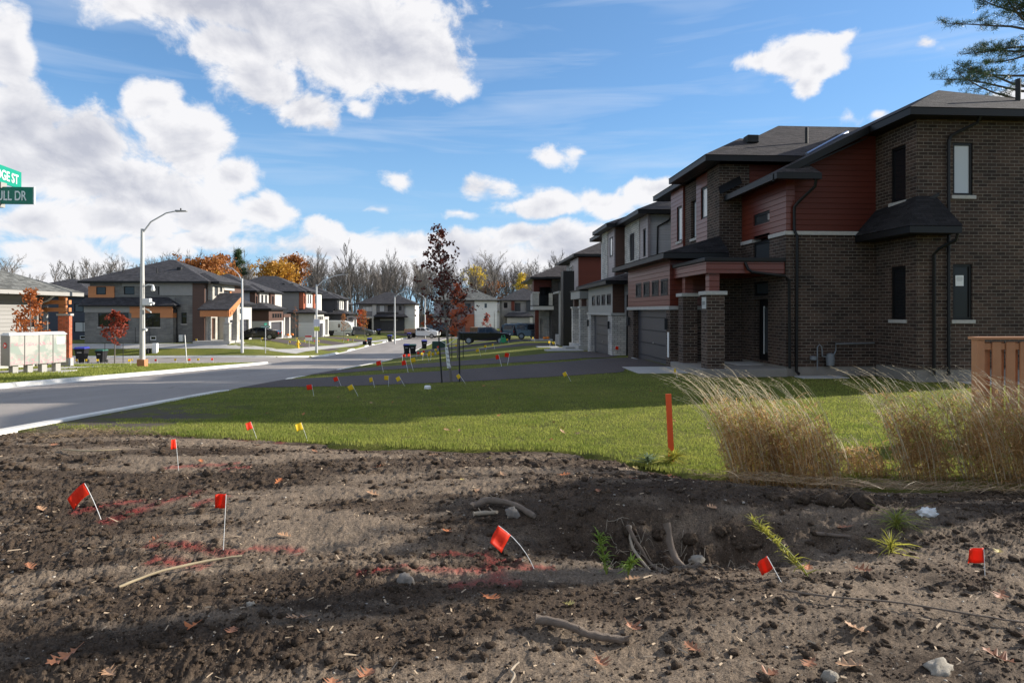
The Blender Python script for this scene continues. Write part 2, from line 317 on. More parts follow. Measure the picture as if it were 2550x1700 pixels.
# ---------------------------------------------------------------- ground
def lawnm():
    m, t, b = newmat('lawn'); p = pos(t); n1 = t.noise(p, .35, 4); n2 = t.noise(t.v('MULTIPLY', p, (1, .55, 1)), 6, 4, .65); n3 = t.noise(p, 90, 3, .7)
    c = t.mix(t.mr(n1, .3, .7), (.10, .135, .025), (.215, .22, .05)); c = t.mix(t.mr(n2, .35, .7, 0, .75), c, (.165, .150, .045)); c = t.mix(1., c, t.mix(n3, (.4, .4, .4), (1.6, 1.6, 1.6)), 'MULTIPLY')
    s_ = t.n('ShaderNodeSeparateXYZ', {0: p}); X, Y = s_.outputs[0], s_.outputs[1]
    e = t.v('LENGTH', t.v('MULTIPLY', t.v('SUBTRACT', t.xyz(X, Y, 0.), (-5.9, 11.4, 0)), (1/1.3, 1/3.0, 0)))
    pm = t.m('MULTIPLY', t.mr(e, .5, 1.15, 1, 0), t.mr(t.noise(p, 1.6, 4), .36, .46)); pf = t.m('MULTIPLY', t.mr(t.noise(p, .22, 3), .62, .7), t.mr(Y, 30, 50, 0, .8))
    c = t.mix(t.m('MAXIMUM', pm, pf), c, t.mix(n3, (.10, .08, .062), (.21, .18, .145)))
    setb(t, b, Base_Color=c, Roughness=.95, Specular_IOR_Level=.1); bump(t, b, t.m('ADD', n2, n3), .05); return m
M['lawn'] = lawnm()
xs = np.unique(np.concatenate([[-900, -500, -300, -200, -140, -100], np.arange(-80, -30, 2.), np.arange(-30, -15.6, .5), [-15.72, -15.6, -15.5, -11.3, -7.2, -7.1, -6.98], np.arange(-6.5, 15, .5), np.arange(15, 60, 3), [80, 120, 200, 300, 500, 900]]))
ys = np.unique(np.concatenate([[-300, -100, -40, -20, -10, -5, -2], np.arange(0, 34, .5), np.arange(34, 48, 1), np.arange(48, 70, .4), [54.1, 54.2, 54.3, 63.1, 63.2, 63.3, 117.9, 118, 127, 127.1], np.arange(70, 140, 1.5), [145, 150, 160, 180, 200, 230, 260, 320, 400, 600, 900]]))
GX, GY = np.meshgrid(xs, ys); GXX = GX+bend(GY)*np.where(np.abs(GX) > 60, 0, 1)
GZ = np.where(road_mask(GXX, GY, .05), road_z(GXX, GY)-.07, lawn_z(GXX, GY))
ey = edge_y(GXX); ins = (GY < ey-.25) & (GXX > -7.1) & (GXX < 2.8*(GY+.3)) & (GXX > -2.2*(GY+.3)) & (GY > 1.6); GZ = np.where(ins, GZ-.55, GZ)
GZ = np.where(GY > 135, -2.5+np.clip((GY-150)/100, 0, 1)*.6, GZ)
nx, ny = len(xs), len(ys); ii = np.arange(ny-1)[:, None]*nx+np.arange(nx-1)[None]; ii = ii.ravel()
gm = npmesh('ground', np.stack([GXX.ravel(), GY.ravel(), GZ.ravel()], 1), np.stack([ii, ii+1, ii+nx+1, ii+nx], 1), True)
tag(link('ground', gm, M['lawn']), kind='structure')
def drape(name, near, far, m, dz=.012, nu=40, nv=10, zf=None, kind='structure'):
    xa = np.linspace(0, 1, nu)
    def along(P_):
        P_ = np.array(P_, float); d = np.r_[0, np.cumsum(np.hypot(*np.diff(P_, axis=0).T))]; d /= d[-1]
        return np.stack([np.interp(xa, d, P_[:, 0]), np.interp(xa, d, P_[:, 1])], 1)
    A, B_ = along(near), along(far); t = np.linspace(0, 1, nv)[:, None, None]; Q = A[None]*(1-t)+B_[None]*t
    X, Y = Q[..., 0], Q[..., 1]; Z = (zf or lawn_z)(X, Y)+dz
    ii = (np.arange(nv-1)[:, None]*nu+np.arange(nu-1)[None]).ravel()
    me = npmesh(name, np.stack([X.ravel(), Y.ravel(), Z.ravel()], 1), np.stack([ii, ii+1, ii+nu+1, ii+nu], 1), True)
    o = link(name, me, m)
    if kind: tag(o, kind=kind)
    return o
# main street with side street and rounded corners, one sheet each 4 mm apart
yy = np.concatenate([np.arange(-60, 118.1, 2), [118.5]])
drape('street', [(-15.6+float(bend(y)), y) for y in yy], [(-7.1+float(bend(y)), y) for y in yy], M['road'], 0., 220, 9, zf=lambda X, Y: S(Y)+.03*(1-((X-bend(Y)+11.35)/4.25)**2))
drape('side_street', [(-15.7, 54.2), (-75, 54.2)], [(-15.7, 63.2), (-75, 63.2)], M['road'], -.004, 60, 9, zf=road_z)
drape('cross_street', [(-16, 118), (60, 118)], [(-16, 127), (60, 127)], M['road'], -.004, 40, 6, zf=lambda X, Y: S(Y)+0*X)
def fillet(cx, cy, a0, a1, px, py):
    mb = MB(); n = 14; pts = [(cx+5*math.cos(a0+(a1-a0)*i/n), cy+5*math.sin(a0+(a1-a0)*i/n)) for i in range(n+1)]
    for i in range(n):
        tri = [pts[i], pts[i+1], (px, py)]; mb.add([(x, y, float(road_z(np.array(x), np.array(y)))-.008) for x, y in tri], [(0, 1, 2)])
    tag(mb.obj('street_corner', M['road']), kind='structure')
fillet(-20.6, 49.2, 0, math.pi/2, -15.6, 54.2); fillet(-20.6, 68.2, 0, -math.pi/2, -15.6, 63.2)
def kerb(name, pts, side=1, low=()):
    P_ = np.array(pts, float); d = np.gradient(P_, axis=0); d /= np.hypot(d[:, 0], d[:, 1])[:, None]; n_ = np.stack([-d[:, 1], d[:, 0]], 1)*side   # n_ points to the lawn
    prof = [(-.36, .006), (-.05, .012), (.0, .13), (.04, .15), (.24, .15), (.26, .03)]
    V = []
    for i, (x, y) in enumerate(P_):
        k = 1.
        for (a, b_) in low:
            if a-.8 < y < b_+.8: k = min(k, max(.16, min(1, max(a-y, y-b_)/.8)))
        for (o_, h) in prof:
            X, Y = x+n_[i, 0]*o_, y+n_[i, 1]*o_; V.append((X, Y, float(road_z(np.array(x), np.array(y)))+.004+(h*k if h > .02 else h)))
    k = len(prof); F = [(i*k+j, i*k+j+1, (i+1)*k+j+1, (i+1)*k+j) for i in range(len(P_)-1) for j in range(k-1)]
    if side < 0: F = [f[::-1] for f in F]
    mb = MB(); mb.add(V, F); return tag(mb.obj(name, M['kerb']), kind='structure')
ya = np.arange(-40, 118, 1.)
kerb('kerb', [(-7.1+float(bend(y)), y) for y in ya], -1, [(19.6, 24.2), (27.7, 33.2), (56, 62), (70, 77), (84, 90), (98, 104)])
arc1 = [(-20.6+5*math.cos(a), 49.2+5*math.sin(a)) for a in np.linspace(0, math.pi/2, 12)]
kerb('kerb', [(-15.6, y) for y in np.arange(-40, 49, 1.)]+arc1+[(x, 54.2) for x in np.arange(-22, -75, -2.)], 1)
arc2 = [(-20.6+5*math.cos(a), 68.2-5*math.sin(a)) for a in np.linspace(math.pi/2, 0, 12)]
kerb('kerb', [(x, 63.2) for x in np.arange(-75, -21, 2.)]+arc2+[(-15.6+float(bend(y)), y) for y in np.arange(69, 128, 1.)], 1, [(76, 81), (86, 92), (99, 104)])
# sidewalks
drape('sidewalk', [(-20.6, y) for y in np.arange(-10, 53, 3)], [(-22.1, y) for y in np.arange(-10, 53, 3)], M['conc'], .015, 40, 3)
drape('sidewalk', [(-75, 65.0), (-24, 65.0), (-19.2, 66.2)], [(-75, 66.3), (-25, 66.3), (-20.6, 67.6)], M['conc'], .015, 60, 3)
drape('sidewalk', [(-17.6, 65.2), (-17.8, 70), (-17.4, 80), (-15.6, 100), (-13.5, 112)], [(-20.4, 65.6), (-19.4, 70), (-19.0, 80), (-17.2, 100), (-15.1, 112)], M['conc'], .016, 60, 3)
# driveways
drape('driveway', [(-7.0, 19.6), (-3.8, 18.9), (0, 19.4), (4.9, 20.8), (5.4, 22.4), (7.1, 22.6)], [(-7.0, 24.2), (-1, 24.7), (4.3, 26.3), (6, 28.2), (7.1, 28.6)], M['drive'], .012, 40, 12)
drape('driveway', [(-7.0, 27.7), (-3, 28.4), (4, 27.6), (6.2, 29.0), (7.1, 31)], [(-7.0, 33.2), (-2.7, 34.2), (2, 35.5), (7.1, 38.4)], M['drive'], .016, 40, 12)
drape('driveway', [(-7, 56), (8.6, 52.4)], [(-7, 62), (8.6, 58.4)], M['drive'], .012, 30, 8)
drape('driveway', [(-7, 69.5), (9, 66.5)], [(-7, 77), (9, 78)], M['drive'], .016, 30, 8)
drape('driveway', [(-5, 85), (11, 86)], [(-4, 90), (11, 92)], M['drive'], .012, 30, 6)
for k, (a, b_) in enumerate(((75.2, 81.2), (86, 92), (98.5, 104))):
    drape('driveway', [(-16.6+.3*k, a), (-27, a+2+k*2)], [(-16.4+.5*k, b_), (-27, b_+4+k*2)], M['drive'], .012, 24, 6)
drape('driveway', [(-22, 140), (-12, 127)], [(-17, 146), (-9, 128)], M['drive'], .03, 20, 5)
tag(MB().box(5.3, 7.0, 20.35, 22.6, -.08, .03).obj('walkway_slab', M['conc'], bevel=.01), kind='structure')
for (a, b_, c_, d_) in ((4.6, 6.9, 39.6, 41.4), (5.4, 7.1, 43.2, 45), (4.8, 6.4, 47.4, 49.0)):
    z_ = ground(6, (c_+d_)/2); tag(MB().box(a, b_, c_, d_, z_-.1, z_+.05).obj('walkway_slab', M['conc'], bevel=.01), kind='structure')
# ---------------------------------------------------------------- building kit
def opening(par, kind, pt, a0, a1, b0, b1, dep, sill=None):
    def bar(mb, A0, A1, Z0, Z1, d0, d1):
        p, q = pt(A0, Z0, d0), pt(A1, Z1, d1); mb.box(p[0], q[0], p[1], q[1], p[2], q[2])
    if kind in ('win', 'blind', 'grey', 'lite', 'dark'):
        w = .075 if a1-a0 > .5 else .045
        f = MB()
        for A in ((a0, a0+w, b0, b1), (a1-w, a1, b0, b1), (a0+w, a1-w, b0, b0+w), (a0+w, a1-w, b1-w, b1)): bar(f, *A, dep-.06, dep-.005)
        if a1-a0 > 1.2:
            k = 3 if a1-a0 > 2.2 else 2
            for i in range(1, k): c = a0+(a1-a0)*i/k; bar(f, c-.025, c+.025, b0+w, b1-w, dep-.055, dep-.005)
        fo = f.obj('window', M['black'] if kind != 'lite' else M['whitem'], par); pn = MB(); bar(pn, a0+w*.8, a1-w*.8, b0+w*.8, b1-w*.8, dep-.03, dep-.012)
        pn.obj('pane', {'dark': M['glassd'], 'win': M['glass'], 'lite': M['glass'], 'blind': M['glassb'], 'grey': M['glassg']}[kind], fo)
    elif kind in ('garage', 'garagew'):
        f = MB(); bar(f, a0, a1, b0, b1, dep-.05, dep-.005); fo = f.obj('garage_door', M[kind], par)
        h = MB(); c = (a0+a1)/2; bar(h, c-.06, c+.06, b0+.75, b0+.8, dep-.09, dep-.051); h.obj('handle', M['greytrim'], fo)
        if kind == 'garagew':
            n_ = 4
            for i in range(n_):
                q = MB(); c = a0+(a1-a0)*(.22 if i % 2 else .22); zz = b0+.22+(b1-b0-.4)*i/(n_-1)*.92; bar(q, a0+.2, a0+.85, zz, zz+.26, dep-.062, dep-.052); q.obj('pane', M['glassg'], fo)
    elif kind == 'door':
        f = MB(); bar(f, a0+.05, a1-.05, b0, b1-.05, dep-.05, dep-.005); fo = f.obj('door', M['black'], par)
        h = MB(); bar(h, a0+.13, a0+.17, b0+.75, b0+1.15, dep-.10, dep-.055); h.obj('handle', M['greytrim'], fo)
        pn = MB(); bar(pn, a0+.33, a1-.33, b0+.25, b1-.3, dep-.065, dep-.052); pn.obj('pane', M['glassg'], fo); q = MB(); bar(q, a0+.27, a0+.33, b0+.2, b1-.25, dep-.07, dep-.052); bar(q, a1-.33, a1-.27, b0+.2, b1-.25, dep-.07, dep-.052); q.obj('glass_trim', M['whitem'], fo)
        f = MB()
        for A in ((a0, a0+.05, b0, b1), (a1-.05, a1, b0, b1), (a0+.05, a1-.05, b1-.05, b1)): bar(f, *A, dep-.09, dep-.003)
        f.obj('door_frame', M['black'], par)
    if sill:
        s_ = MB(); bar(s_, a0-.06, a1+.06, b0-.10, b0-.002, -.045, dep-.03); s_.obj('sill', M[sill], par)
def mass(par, name, m, x0, x1, y0, y1, z0, z1, W_=(), S_=(), E_=(), N_=(), dep=.10, sill=None):
    mb = MB()
    sides = {'W': (y0, y1, lambda a, z, d: (x0+d, a, z), W_, 0), 'E': (y0, y1, lambda a, z, d: (x1-d, a, z), E_, 1),
             'S': (x0, x1, lambda a, z, d: (a, y0+d, z), S_, 1), 'N': (x0, x1, lambda a, z, d: (a, y1-d, z), N_, 0)}
    for k, (p0, p1, pt, H, fl) in sides.items():
        As = sorted({p0, p1, *[v for h in H for v in h[1:3]]}); Zs = sorted({z0, z1, *[v for h in H for v in h[3:5]]})
        q = (lambda P_: P_ if fl else P_[::-1])
        for a, b in zip(As, As[1:]):
            for c, d in zip(Zs, Zs[1:]):
                if any(h[1] <= a+1e-6 and b <= h[2]+1e-6 and h[3] <= c+1e-6 and d <= h[4]+1e-6 for h in H): continue
                mb.add(q([pt(a, c, 0), pt(b, c, 0), pt(b, d, 0), pt(a, d, 0)]), [(0, 1, 2, 3)])
        for h in H:
            _, a, b, c, d = h[:5]; dp = .28 if h[0].startswith('gar') or h[0] == 'door' else dep
            cs = [(a, c), (b, c), (b, d), (a, d)]
            for i in range(4):
                (A, C), (B_, D) = cs[i], cs[(i+1) % 4]; mb.add(q([pt(A, C, 0), pt(A, C, dp), pt(B_, D, dp), pt(B_, D, 0)]), [(0, 1, 2, 3)])
            mb.add(q([pt(a, c, dp), pt(b, c, dp), pt(b, d, dp), pt(a, d, dp)]), [(0, 1, 2, 3)])
            opening(par, h[0], pt, a, b, c, d, dp, sill if (len(h) < 6 and h[0] in ('dark', 'win', 'blind', 'grey') and sill) else None)
    mb.add([(x0, y0, z1), (x1, y0, z1), (x1, y1, z1), (x0, y1, z1)], [(0, 1, 2, 3)]); mb.add([(x0, y0, z0), (x1, y0, z0), (x1, y1, z0), (x0, y1, z0)], [(3, 2, 1, 0)])
    return mb.obj(name, m, par)
def ring(mb, x0, x1, y0, y1, z0, z1, w=.12):
    mb.box(x0, x1, y0, y0+w, z0, z1); mb.box(x0, x1, y1-w, y1, z0, z1); mb.box(x0, x0+w, y0+w, y1-w, z0, z1); mb.box(x1-w, x1, y0+w, y1-w, z0, z1)
def hip(par, m, x0, x1, y0, y1, z, pitch, fas=.2, trim='black', vents=(), top=None):
    w, d = x1-x0, y1-y0; r = min(w, d)/2; h = r*pitch; e = .03; z_ = z+.01
    if w >= d: a, b = (x0+r, (y0+y1)/2, z_+h), (x1-r, (y0+y1)/2, z_+h)
    else: a, b = ((x0+x1)/2, y0+r, z_+h), ((x0+x1)/2, y1-r, z_+h)
    V = [(x0-e, y0-e, z_), (x1+e, y0-e, z_), (x1+e, y1+e, z_), (x0-e, y1+e, z_), a, b]
    F = [(0, 1, 5, 4), (1, 2, 5), (2, 3, 4, 5), (3, 0, 4)] if w >= d else [(0, 1, 4), (1, 2, 5, 4), (2, 3, 5), (3, 0, 4, 5)]
    rf = MB().add(V, F+[(3, 2, 1, 0)]).obj('roof', m, par)
    mb = MB(); ring(mb, x0, x1, y0, y1, z-fas, z); mb.box(x0+.12, x1-.12, y0+.12, y1-.12, z-fas+.02, z-fas+.05); mb.obj('gutter', M[trim], par)
    for v in vents:
        if v[0] == 'p': MB().tube([(v[1], v[2], v[3]-.2), (v[1], v[2], v[3]+.55)], .055, 10).obj('vent_pipe', M['blackm'], par)
        else: MB().box(v[1]-.22, v[1]+.22, v[2]-.22, v[2]+.22, v[3]-.15, v[3]+.14).obj('roof_vent', M['blackm'], par, bevel=.03)
    return rf
def spout(par, pts, r=.045, m='black'): return MB().tube(pts, r, 8).obj('downspout', M[m], par, True)
def lampbox(par, x, y, z, dx=-.12, dy=0): 
    mb = MB(); mb.box(x+dx*.2, x+dx*.2+ (dx*.8 or .1), y-.05+dy, y+.05+dy, z-.2, z+.2); return mb.obj('wall_lamp', M['blackm'], par, bevel=.01)
def text(body, size, m, T, name='lettering', ext=.002, par=None, off=0, wscale=1):
    cu = bpy.data.curves.new('t', 'FONT'); cu.body = body; cu.size = size; cu.extrude = ext; cu.offset = off; cu.align_x = 'LEFT'
    o = bpy.data.objects.new('t', cu); COL.objects.link(o); bpy.context.view_layer.update()
    me = bpy.data.meshes.new_from_object(o.evaluated_get(bpy.context.evaluated_depsgraph_get())); bpy.data.objects.remove(o)
    me.transform(T @ Matrix.Diagonal((wscale, 1, 1, 1))); return link(name, me, m, par)
# ================================================================ HOUSE 1 (nearest, dark brick)
h1 = thing('brick_house', 'nearest house on the right, dark brown brick with red-brown siding and a flat porch roof', 'house', (9, 20, 0), 'houses along the right side of the street')
BK = M['brick']
mass(h1, 'foundation', M['concd'], 12.51, 17.83, 17.42, 24, -.5, .36)
mass(h1, 'wall', BK, 12.49, 17.85, 17.40, 24, .36, 7.42, S_=[('blind', 13.56, 14.16, 5.28, 6.78), ('dark', 13.56, 14.14, 1.76, 3.34), ('win', 16.2, 16.8, 5.28, 6.78)],
     W_=[('win', 17.86, 18.52, 5.22, 6.84), ('win', 17.86, 18.52, 1.76, 3.32)], sill='stone')
mass(h1, 'foundation', M['concd'], 9.64, 12.48, 19.26, 22.5, -.5, .30)
mass(h1, 'wall', BK, 9.62, 12.488, 19.24, 22.505, .30, 4.35, W_=[('door', 20.45, 21.5, .36, 2.42), ('grey', 20.45, 21.5, 2.52, 3.0), ('grey', 20.35, 21.55, 3.35, 4.345)])
rw = mass(h1, 'upper_wall', M['red'], 9.625, 9.9, 19.245, 22.505, 4.47, 6.36, W_=[('grey', 20.35, 21.55, 4.92, 5.3), ('win', 20.35, 21.55, 4.475, 4.56, 0)])
MB().ext([(9.901, 19.245, 4.47), (12.488, 19.245, 4.47), (12.488, 19.245, 7.80), (9.901, 19.245, 6.50)], (0, .3, 0)).obj('upper_wall', M['redv'], h1)
st = MB(); st.box(9.57, 12.488, 19.19, 19.5, 4.352, 4.468); st.box(9.57, 9.9, 19.5, 20.34, 4.352, 4.468); MB().box(9.57, 9.9, 21.56, 22.5, 4.352, 4.468).obj('stone_band', M['stone'], h1); st.obj('stone_band', M['stone'], h1)
mass(h1, 'wall', BK, 8.80, 12.4, 22.51, 23.71, .0, 7.27)
mass(h1, 'upper_wall', M['redv'], 12.41, 16, 22.6, 23.6, 6.0, 7.27)
MB().box(9.9, 12.4, 22.49, 22.507, 6.2, 7.26).obj('upper_wall', M['redv'], h1)
mass(h1, 'upper_wall', M['red'], 8.83, 11, 23.712, 24.98, 3.9, 7.27, W_=[('blind', 23.78, 24.46, 5.55, 6.76)])
mass(h1, 'wall', BK, 8.92, 11, 24.982, 26.59, 3.9, 7.27, W_=[('blind', 25.15, 25.85, 4.95, 6.5)], dep=.16, sill='stone')
mass(h1, 'upper_wall', M['red'], 8.83, 11, 26.592, 28.25, 3.9, 7.27, W_=[('blind', 26.75, 27.4, 5.0, 6.5)], sill='stone')
mass(h1, 'wall', BK, 11.02, 20, 23.73, 29.8, 0, 7.27)
# garage
mass(h1, 'garage_wall', M['red'], 7.0, 8.8, 22.52, 28.7, 2.19, 3.82, W_=[('grey', 22.75, 23.6, 2.58, 3.19), ('grey', 23.9, 24.8, 2.58, 3.19), ('grey', 25.15, 26.05, 2.58, 3.19), ('grey', 26.4, 27.3, 2.58, 3.19)], dep=.05)
mass(h1, 'garage_wall', BK, 7.0, 8.798, 22.52, 28.7, -.45, 2.06, W_=[('garage', 22.95, 27.75, -.04, 2.059)])
mass(h1, 'stone_band', M['stone'], 6.95, 8.797, 22.47, 28.75, 2.062, 2.188)
MB().box(6.93, 6.998, 22.9, 27.8, -.3, -.02).obj('doorstep', M['conc'], h1)
lampbox(h1, 6.99, 22.73, 1.55); lampbox(h1, 6.99, 28.3, 1.55)
nt_ = MB().box(6.985, 6.998, 22.60, 22.78, .35, 1.25).obj('posted_notice', M['whitem'], h1)
# garage roof: mono pitch with short near hip
gr = MB().add([(6.47, 21.6, 4.01), (6.47, 29.8, 4.01), (8.80, 29.0, 4.70), (8.80, 22.51, 4.70), (8.80, 21.6, 4.01), (8.8, 29.8, 4.01)], [(0, 3, 2, 1), (0, 4, 3), (1, 2, 5), (0, 1, 5, 4)]).obj('garage_roof', M['roof_shade'], h1)
mb = MB(); ring(mb, 6.5, 8.79, 21.63, 29.77, 3.82, 4.0); mb.box(6.62, 8.67, 21.75, 29.65, 3.83, 3.86); mb.obj('gutter', M['black'], h1)
# porch
mb = MB(); ring(mb, 7.13, 9.61, 19.3, 22.5, 3.17, 3.52, .14); mb.obj('porch_beam', M['red'], h1)
MB().box(7.28, 9.60, 19.45, 22.4, 3.40, 3.50).obj('porch_ceiling', M['blackm'], h1)
mb = MB(); mb.box(7.07, 9.62, 19.24, 22.5, 3.525, 3.65); mb.obj('porch_roof', M['black'], h1, bevel=.02)
for (ya_, yb_, xb_) in ((19.28, 19.80, 7.70), (21.55, 22.05, 7.66)):
    c_ = MB().box(7.16, xb_, ya_, yb_, .24, 2.5).obj('porch_column', BK, h1)
    MB().box(7.09, xb_+.07, ya_-.07, yb_+.07, 2.502, 2.62).obj('capstone', M['stone'], c_, bevel=.012)
    MB().box(7.26, xb_-.12, ya_+.1, yb_-.1, 2.622, 3.168).obj('post', M['red'], c_)
MB().box(6.95, 9.6, 19.1, 22.3, -.3, .24).obj('porch_slab', M['concd'], h1, bevel=.015)
MB().box(8.6, 9.5, 20.5, 21.5, .242, .27).obj('door_step', M['stone'], h1)
MB().box(8.35, 8.75, 22.36, 22.505, 1.7, 2.1).obj('wall_lamp', M['blackm'], h1, bevel=.02)
tn = text('3157', .15, M['blackm'], Matrix.Translation((7.147, 19.685, 2.20)) @ Matrix.Rotation(R(-90), 4, 'Z') @ Matrix.Rotation(R(90), 4, 'X'), 'house_number', par=h1, wscale=.78)
MB().box(7.150, 7.159, 19.37, 19.72, 2.08, 2.44).obj('number_plate', plain('pale_plate', (.45, .45, .43), .6), h1)
# street-side eaves and main roof
hip(h1, M['roofb'], 8.6, 21, 22.0, 30.3, 7.46, .55, vents=[('p', 12.6, 23.6, 8.4)])
hip(h1, M['roofb'], 8.1, 14.1, 21.98, 26.2, 7.46, .55, vents=[('b', 9.55+.9, 23.6, 8.45)])
# front mass pyramid, cat-slide slope to the street and its ridge
Z1 = 6.13
rf = MB().add([(9.0, 18.75, Z1), (9.0, 22.5, Z1), (12.2, 22.5, 7.73), (15.17, 25.18, 9.215), (15.17, 20.1, 9.215), (11.95, 16.9, 7.605), (11.95, 18.75, 7.605),
               (18.37, 16.9, 7.605), (18.37, 25.2, 7.605)], [(0, 6, 2, 1), (6, 5, 4, 3, 2), (5, 7, 4), (7, 8, 3, 4)]).obj('roof', M['roofb'], h1)
mb = MB(); mb.box(11.97, 18.35, 16.92, 17.04, 7.40, 7.59); mb.box(11.97, 12.09, 17.04, 18.9, 7.40, 7.59); mb.box(18.23, 18.35, 17.04, 24, 7.40, 7.59); mb.box(12.09, 18.23, 17.04, 17.5, 7.42, 7.45); mb.box(12.09, 12.6, 17.5, 19.2, 7.42, 7.45); mb.obj('gutter', M['black'], h1)
MB().ext([(9.0, 18.73, Z1-.22), (11.96, 18.73, 7.38), (11.96, 18.73, 7.60), (9.0, 18.73, Z1)], (0, .14, 0)).obj('rake_board', M['black'], h1)
MB().ext([(9.08, 18.87, Z1-.20), (12.0, 18.87, 7.26), (12.0, 18.87, 7.30), (9.08, 18.87, Z1-.14)], (0, 3.6, 0)).obj('soffit', M['black'], h1)
MB().box(8.96, 9.08, 18.73, 22.49, Z1-.19, Z1-.01).obj('gutter', M['black'], h1)
MB().add([(9.0, 18.55, Z1), (10.35, 18.55, Z1), (10.35, 19.2, Z1+.02), (10.05, 19.2, Z1+.55), (9.5, 18.9, Z1+.3)], [(0, 1, 4), (1, 3, 4), (1, 2, 3)]).obj('eave_return', M['roofb'], h1)
MB().box(8.98, 10.37, 18.53, 18.72, Z1-.19, Z1-.01).obj('gutter', M['black'], h1)
MB().tube([(11.75, 22.0, 7.54), (15.1, 25.1, 9.24)], .06, 6).obj('flashing', plain('blue_grey_flashing', (.22, .26, .36), .35, .6), h1)
MB().tube([(16.3, 18.3, 8.1), (16.3, 18.3, 8.95)], .07, 10).obj('vent_pipe', M['blackm'], h1)
for y_ in (22.2, 22.3): pass
MB().add([(8.75, 22.3, 5.2+.95), (9.55, 22.3, 5.2+.95+.4), (9.55, 22.5, 6.85), (8.75, 22.5, 6.45)], [(0, 1, 2, 3)]).obj('flashing', M['black'], h1)
# skirt roof round the corner
sk = [(11.78, 16.68, 4.32), (13.3, 16.68, 4.32), (13.05, 17.39, 5.25), (12.48, 17.39, 5.25), (12.48, 19.23, 5.12), (11.78, 19.5, 4.32), (13.3, 17.39, 4.32)]
MB().add(sk, [(0, 1, 2, 3), (0, 3, 4, 5), (1, 6, 2)]).obj('skirt_roof', M['roof_shade'], h1)
mb = MB(); mb.box(11.8, 13.28, 16.7, 16.82, 4.13, 4.31); mb.box(11.8, 11.92, 16.82, 19.2, 4.13, 4.31); mb.box(13.16, 13.28, 16.82, 17.39, 4.13, 4.31); mb.box(11.92, 13.16, 16.82, 17.39, 4.14, 4.17); mb.box(11.92, 12.48, 17.39, 19.2, 4.14, 4.17); mb.obj('gutter', M['black'], h1)
MB().ext([(12.2, 17.34, 4.9), (13.12, 17.34, 5.35), (13.12, 17.34, 5.25), (12.2, 17.34, 4.8)], (0, .05, 0)).obj('flashing', M['black'], h1)
spout(h1, [(14.05, 17.0, 7.42), (14.03, 17.1, 7.25), (13.45, 17.33, 6.95), (13.38, 17.33, 6.8), (13.38, 17.33, .2)])
spout(h1, [(13.2, 16.76, 4.14), (13.18, 16.8, 3.95), (13.0, 17.2, 3.75), (12.95, 17.33, 3.6), (12.95, 17.33, .2)])
spout(h1, [(10.25, 18.65, 5.95), (10.25, 18.7, 5.75), (9.95, 19.1, 5.35), (9.85, 19.18, 5.2), (9.85, 19.18, 4.5), (9.92, 19.14, 4.3), (9.92, 19.18, .15), (9.9, 19.0, .1)])
spout(h1, [(8.35, 19.28, 3.5), (8.4, 19.2, 3.3), (8.5, 19.15, 3.2), (9.55, 19.16, 3.08), (9.68, 19.16, 2.95), (9.7, 19.16, .25)])
mb = MB(); mb.lathe((10.95, 19.1, .32), [(.02, 0), (.11, .02), (.13, .2), (.11, .38), (.02, .4)], 14)
mb.tube([(10.83, 19.1, .6), (10.7, 19.1, .62), (10.68, 19.1, .9), (10.62, 19.12, .98), (10.55, 19.12, .9), (10.55, 19.12, .2)], .02, 8); mb.tube([(11.05, 19.1, .62), (11.15, 19.14, .8), (11.15, 19.15, 1.0), (12.4, 19.18, 1.02)], .02, 8)
mb.lathe((10.4, 19.08, .5), [(.01, 0), (.1, .02), (.1, .12), (.01, .14)], 12); mb.obj('gas_meter', plain('meter_grey', (.16, .17, .18), .5), h1, True)
nt2 = MB().box(13.68, 13.92, 17.455, 17.465, 2.72, 3.02).obj('posted_notice', M['whitem'], h1)
for k, (w_, z_) in enumerate(((.17, 2.96), (.19, 2.93), (.18, 2.90), (.16, 2.87))): MB().box(13.80-w_/2, 13.80+w_/2, 17.450, 17.4545, z_, z_+.009).obj('print', M['greytrim'], nt2)
MB().box(9.8, 11.2, 18.5, 19.1, -.02, .03).obj('splash_pad', M['conc'], h1, bevel=.01); MB().box(13.6, 15.6, 16.6, 17.3, -.02, .03).obj('splash_pad', M['conc'], h1, bevel=.01)
# ================================================================ HOUSE 2 (white brick)
h2 = thing('brick_house', 'second house on the right, white brick piers, mauve siding and taupe garage front', 'house', (8.8, 36, -.36), 'houses along the right side of the street')
WB = M['wbrick']; G2 = -.42
mass(h2, 'wall', M['lgrey'], 8.95, 19, 32.1, 44.5, G2, 6.95)
mass(h2, 'upper_wall', M['mauve'], 8.8, 8.94, 31.95, 33.5, 3, 6.95, W_=[('win', 32.3, 32.85, 4.8, 6.25)])
mass(h2, 'wall', WB, 8.76, 8.94, 33.505, 36.7, 3, 6.95, W_=[('grey', 34.5, 35.55, 4.78, 6.3)], sill='stone')
mass(h2, 'upper_wall', M['brown'], 8.27, 8.949, 36.95, 38.6, 3, 6.95)
mass(h2, 'upper_wall', M['mauve'], 8.2, 8.265, 36.95, 38.7, 3, 6.95, W_=[('blind', 37.35, 38.15, 5.25, 6.4)], dep=.04)
mass(h2, 'wall', WB, 8.16, 8.94, 38.705, 40.3, 3, 6.95)
hip(h2, M['roofb'], 8.2, 20, 31.55, 44.9, 7.08, .45); hip(h2, M['roofb'], 7.65, 11, 36.5, 40.9, 7.05, .42)
mass(h2, 'garage_wall', M['greytrim'], 7.0, 8.9, 32.0, 38.7, 1.92, 3.36, W_=[('win', 32.3, 33.3, 2.32, 2.9), ('win', 33.7, 34.7, 2.32, 2.9), ('win', 35.1, 36.1, 2.32, 2.9), ('win', 36.5, 37.5, 2.32, 2.9)], dep=.05)
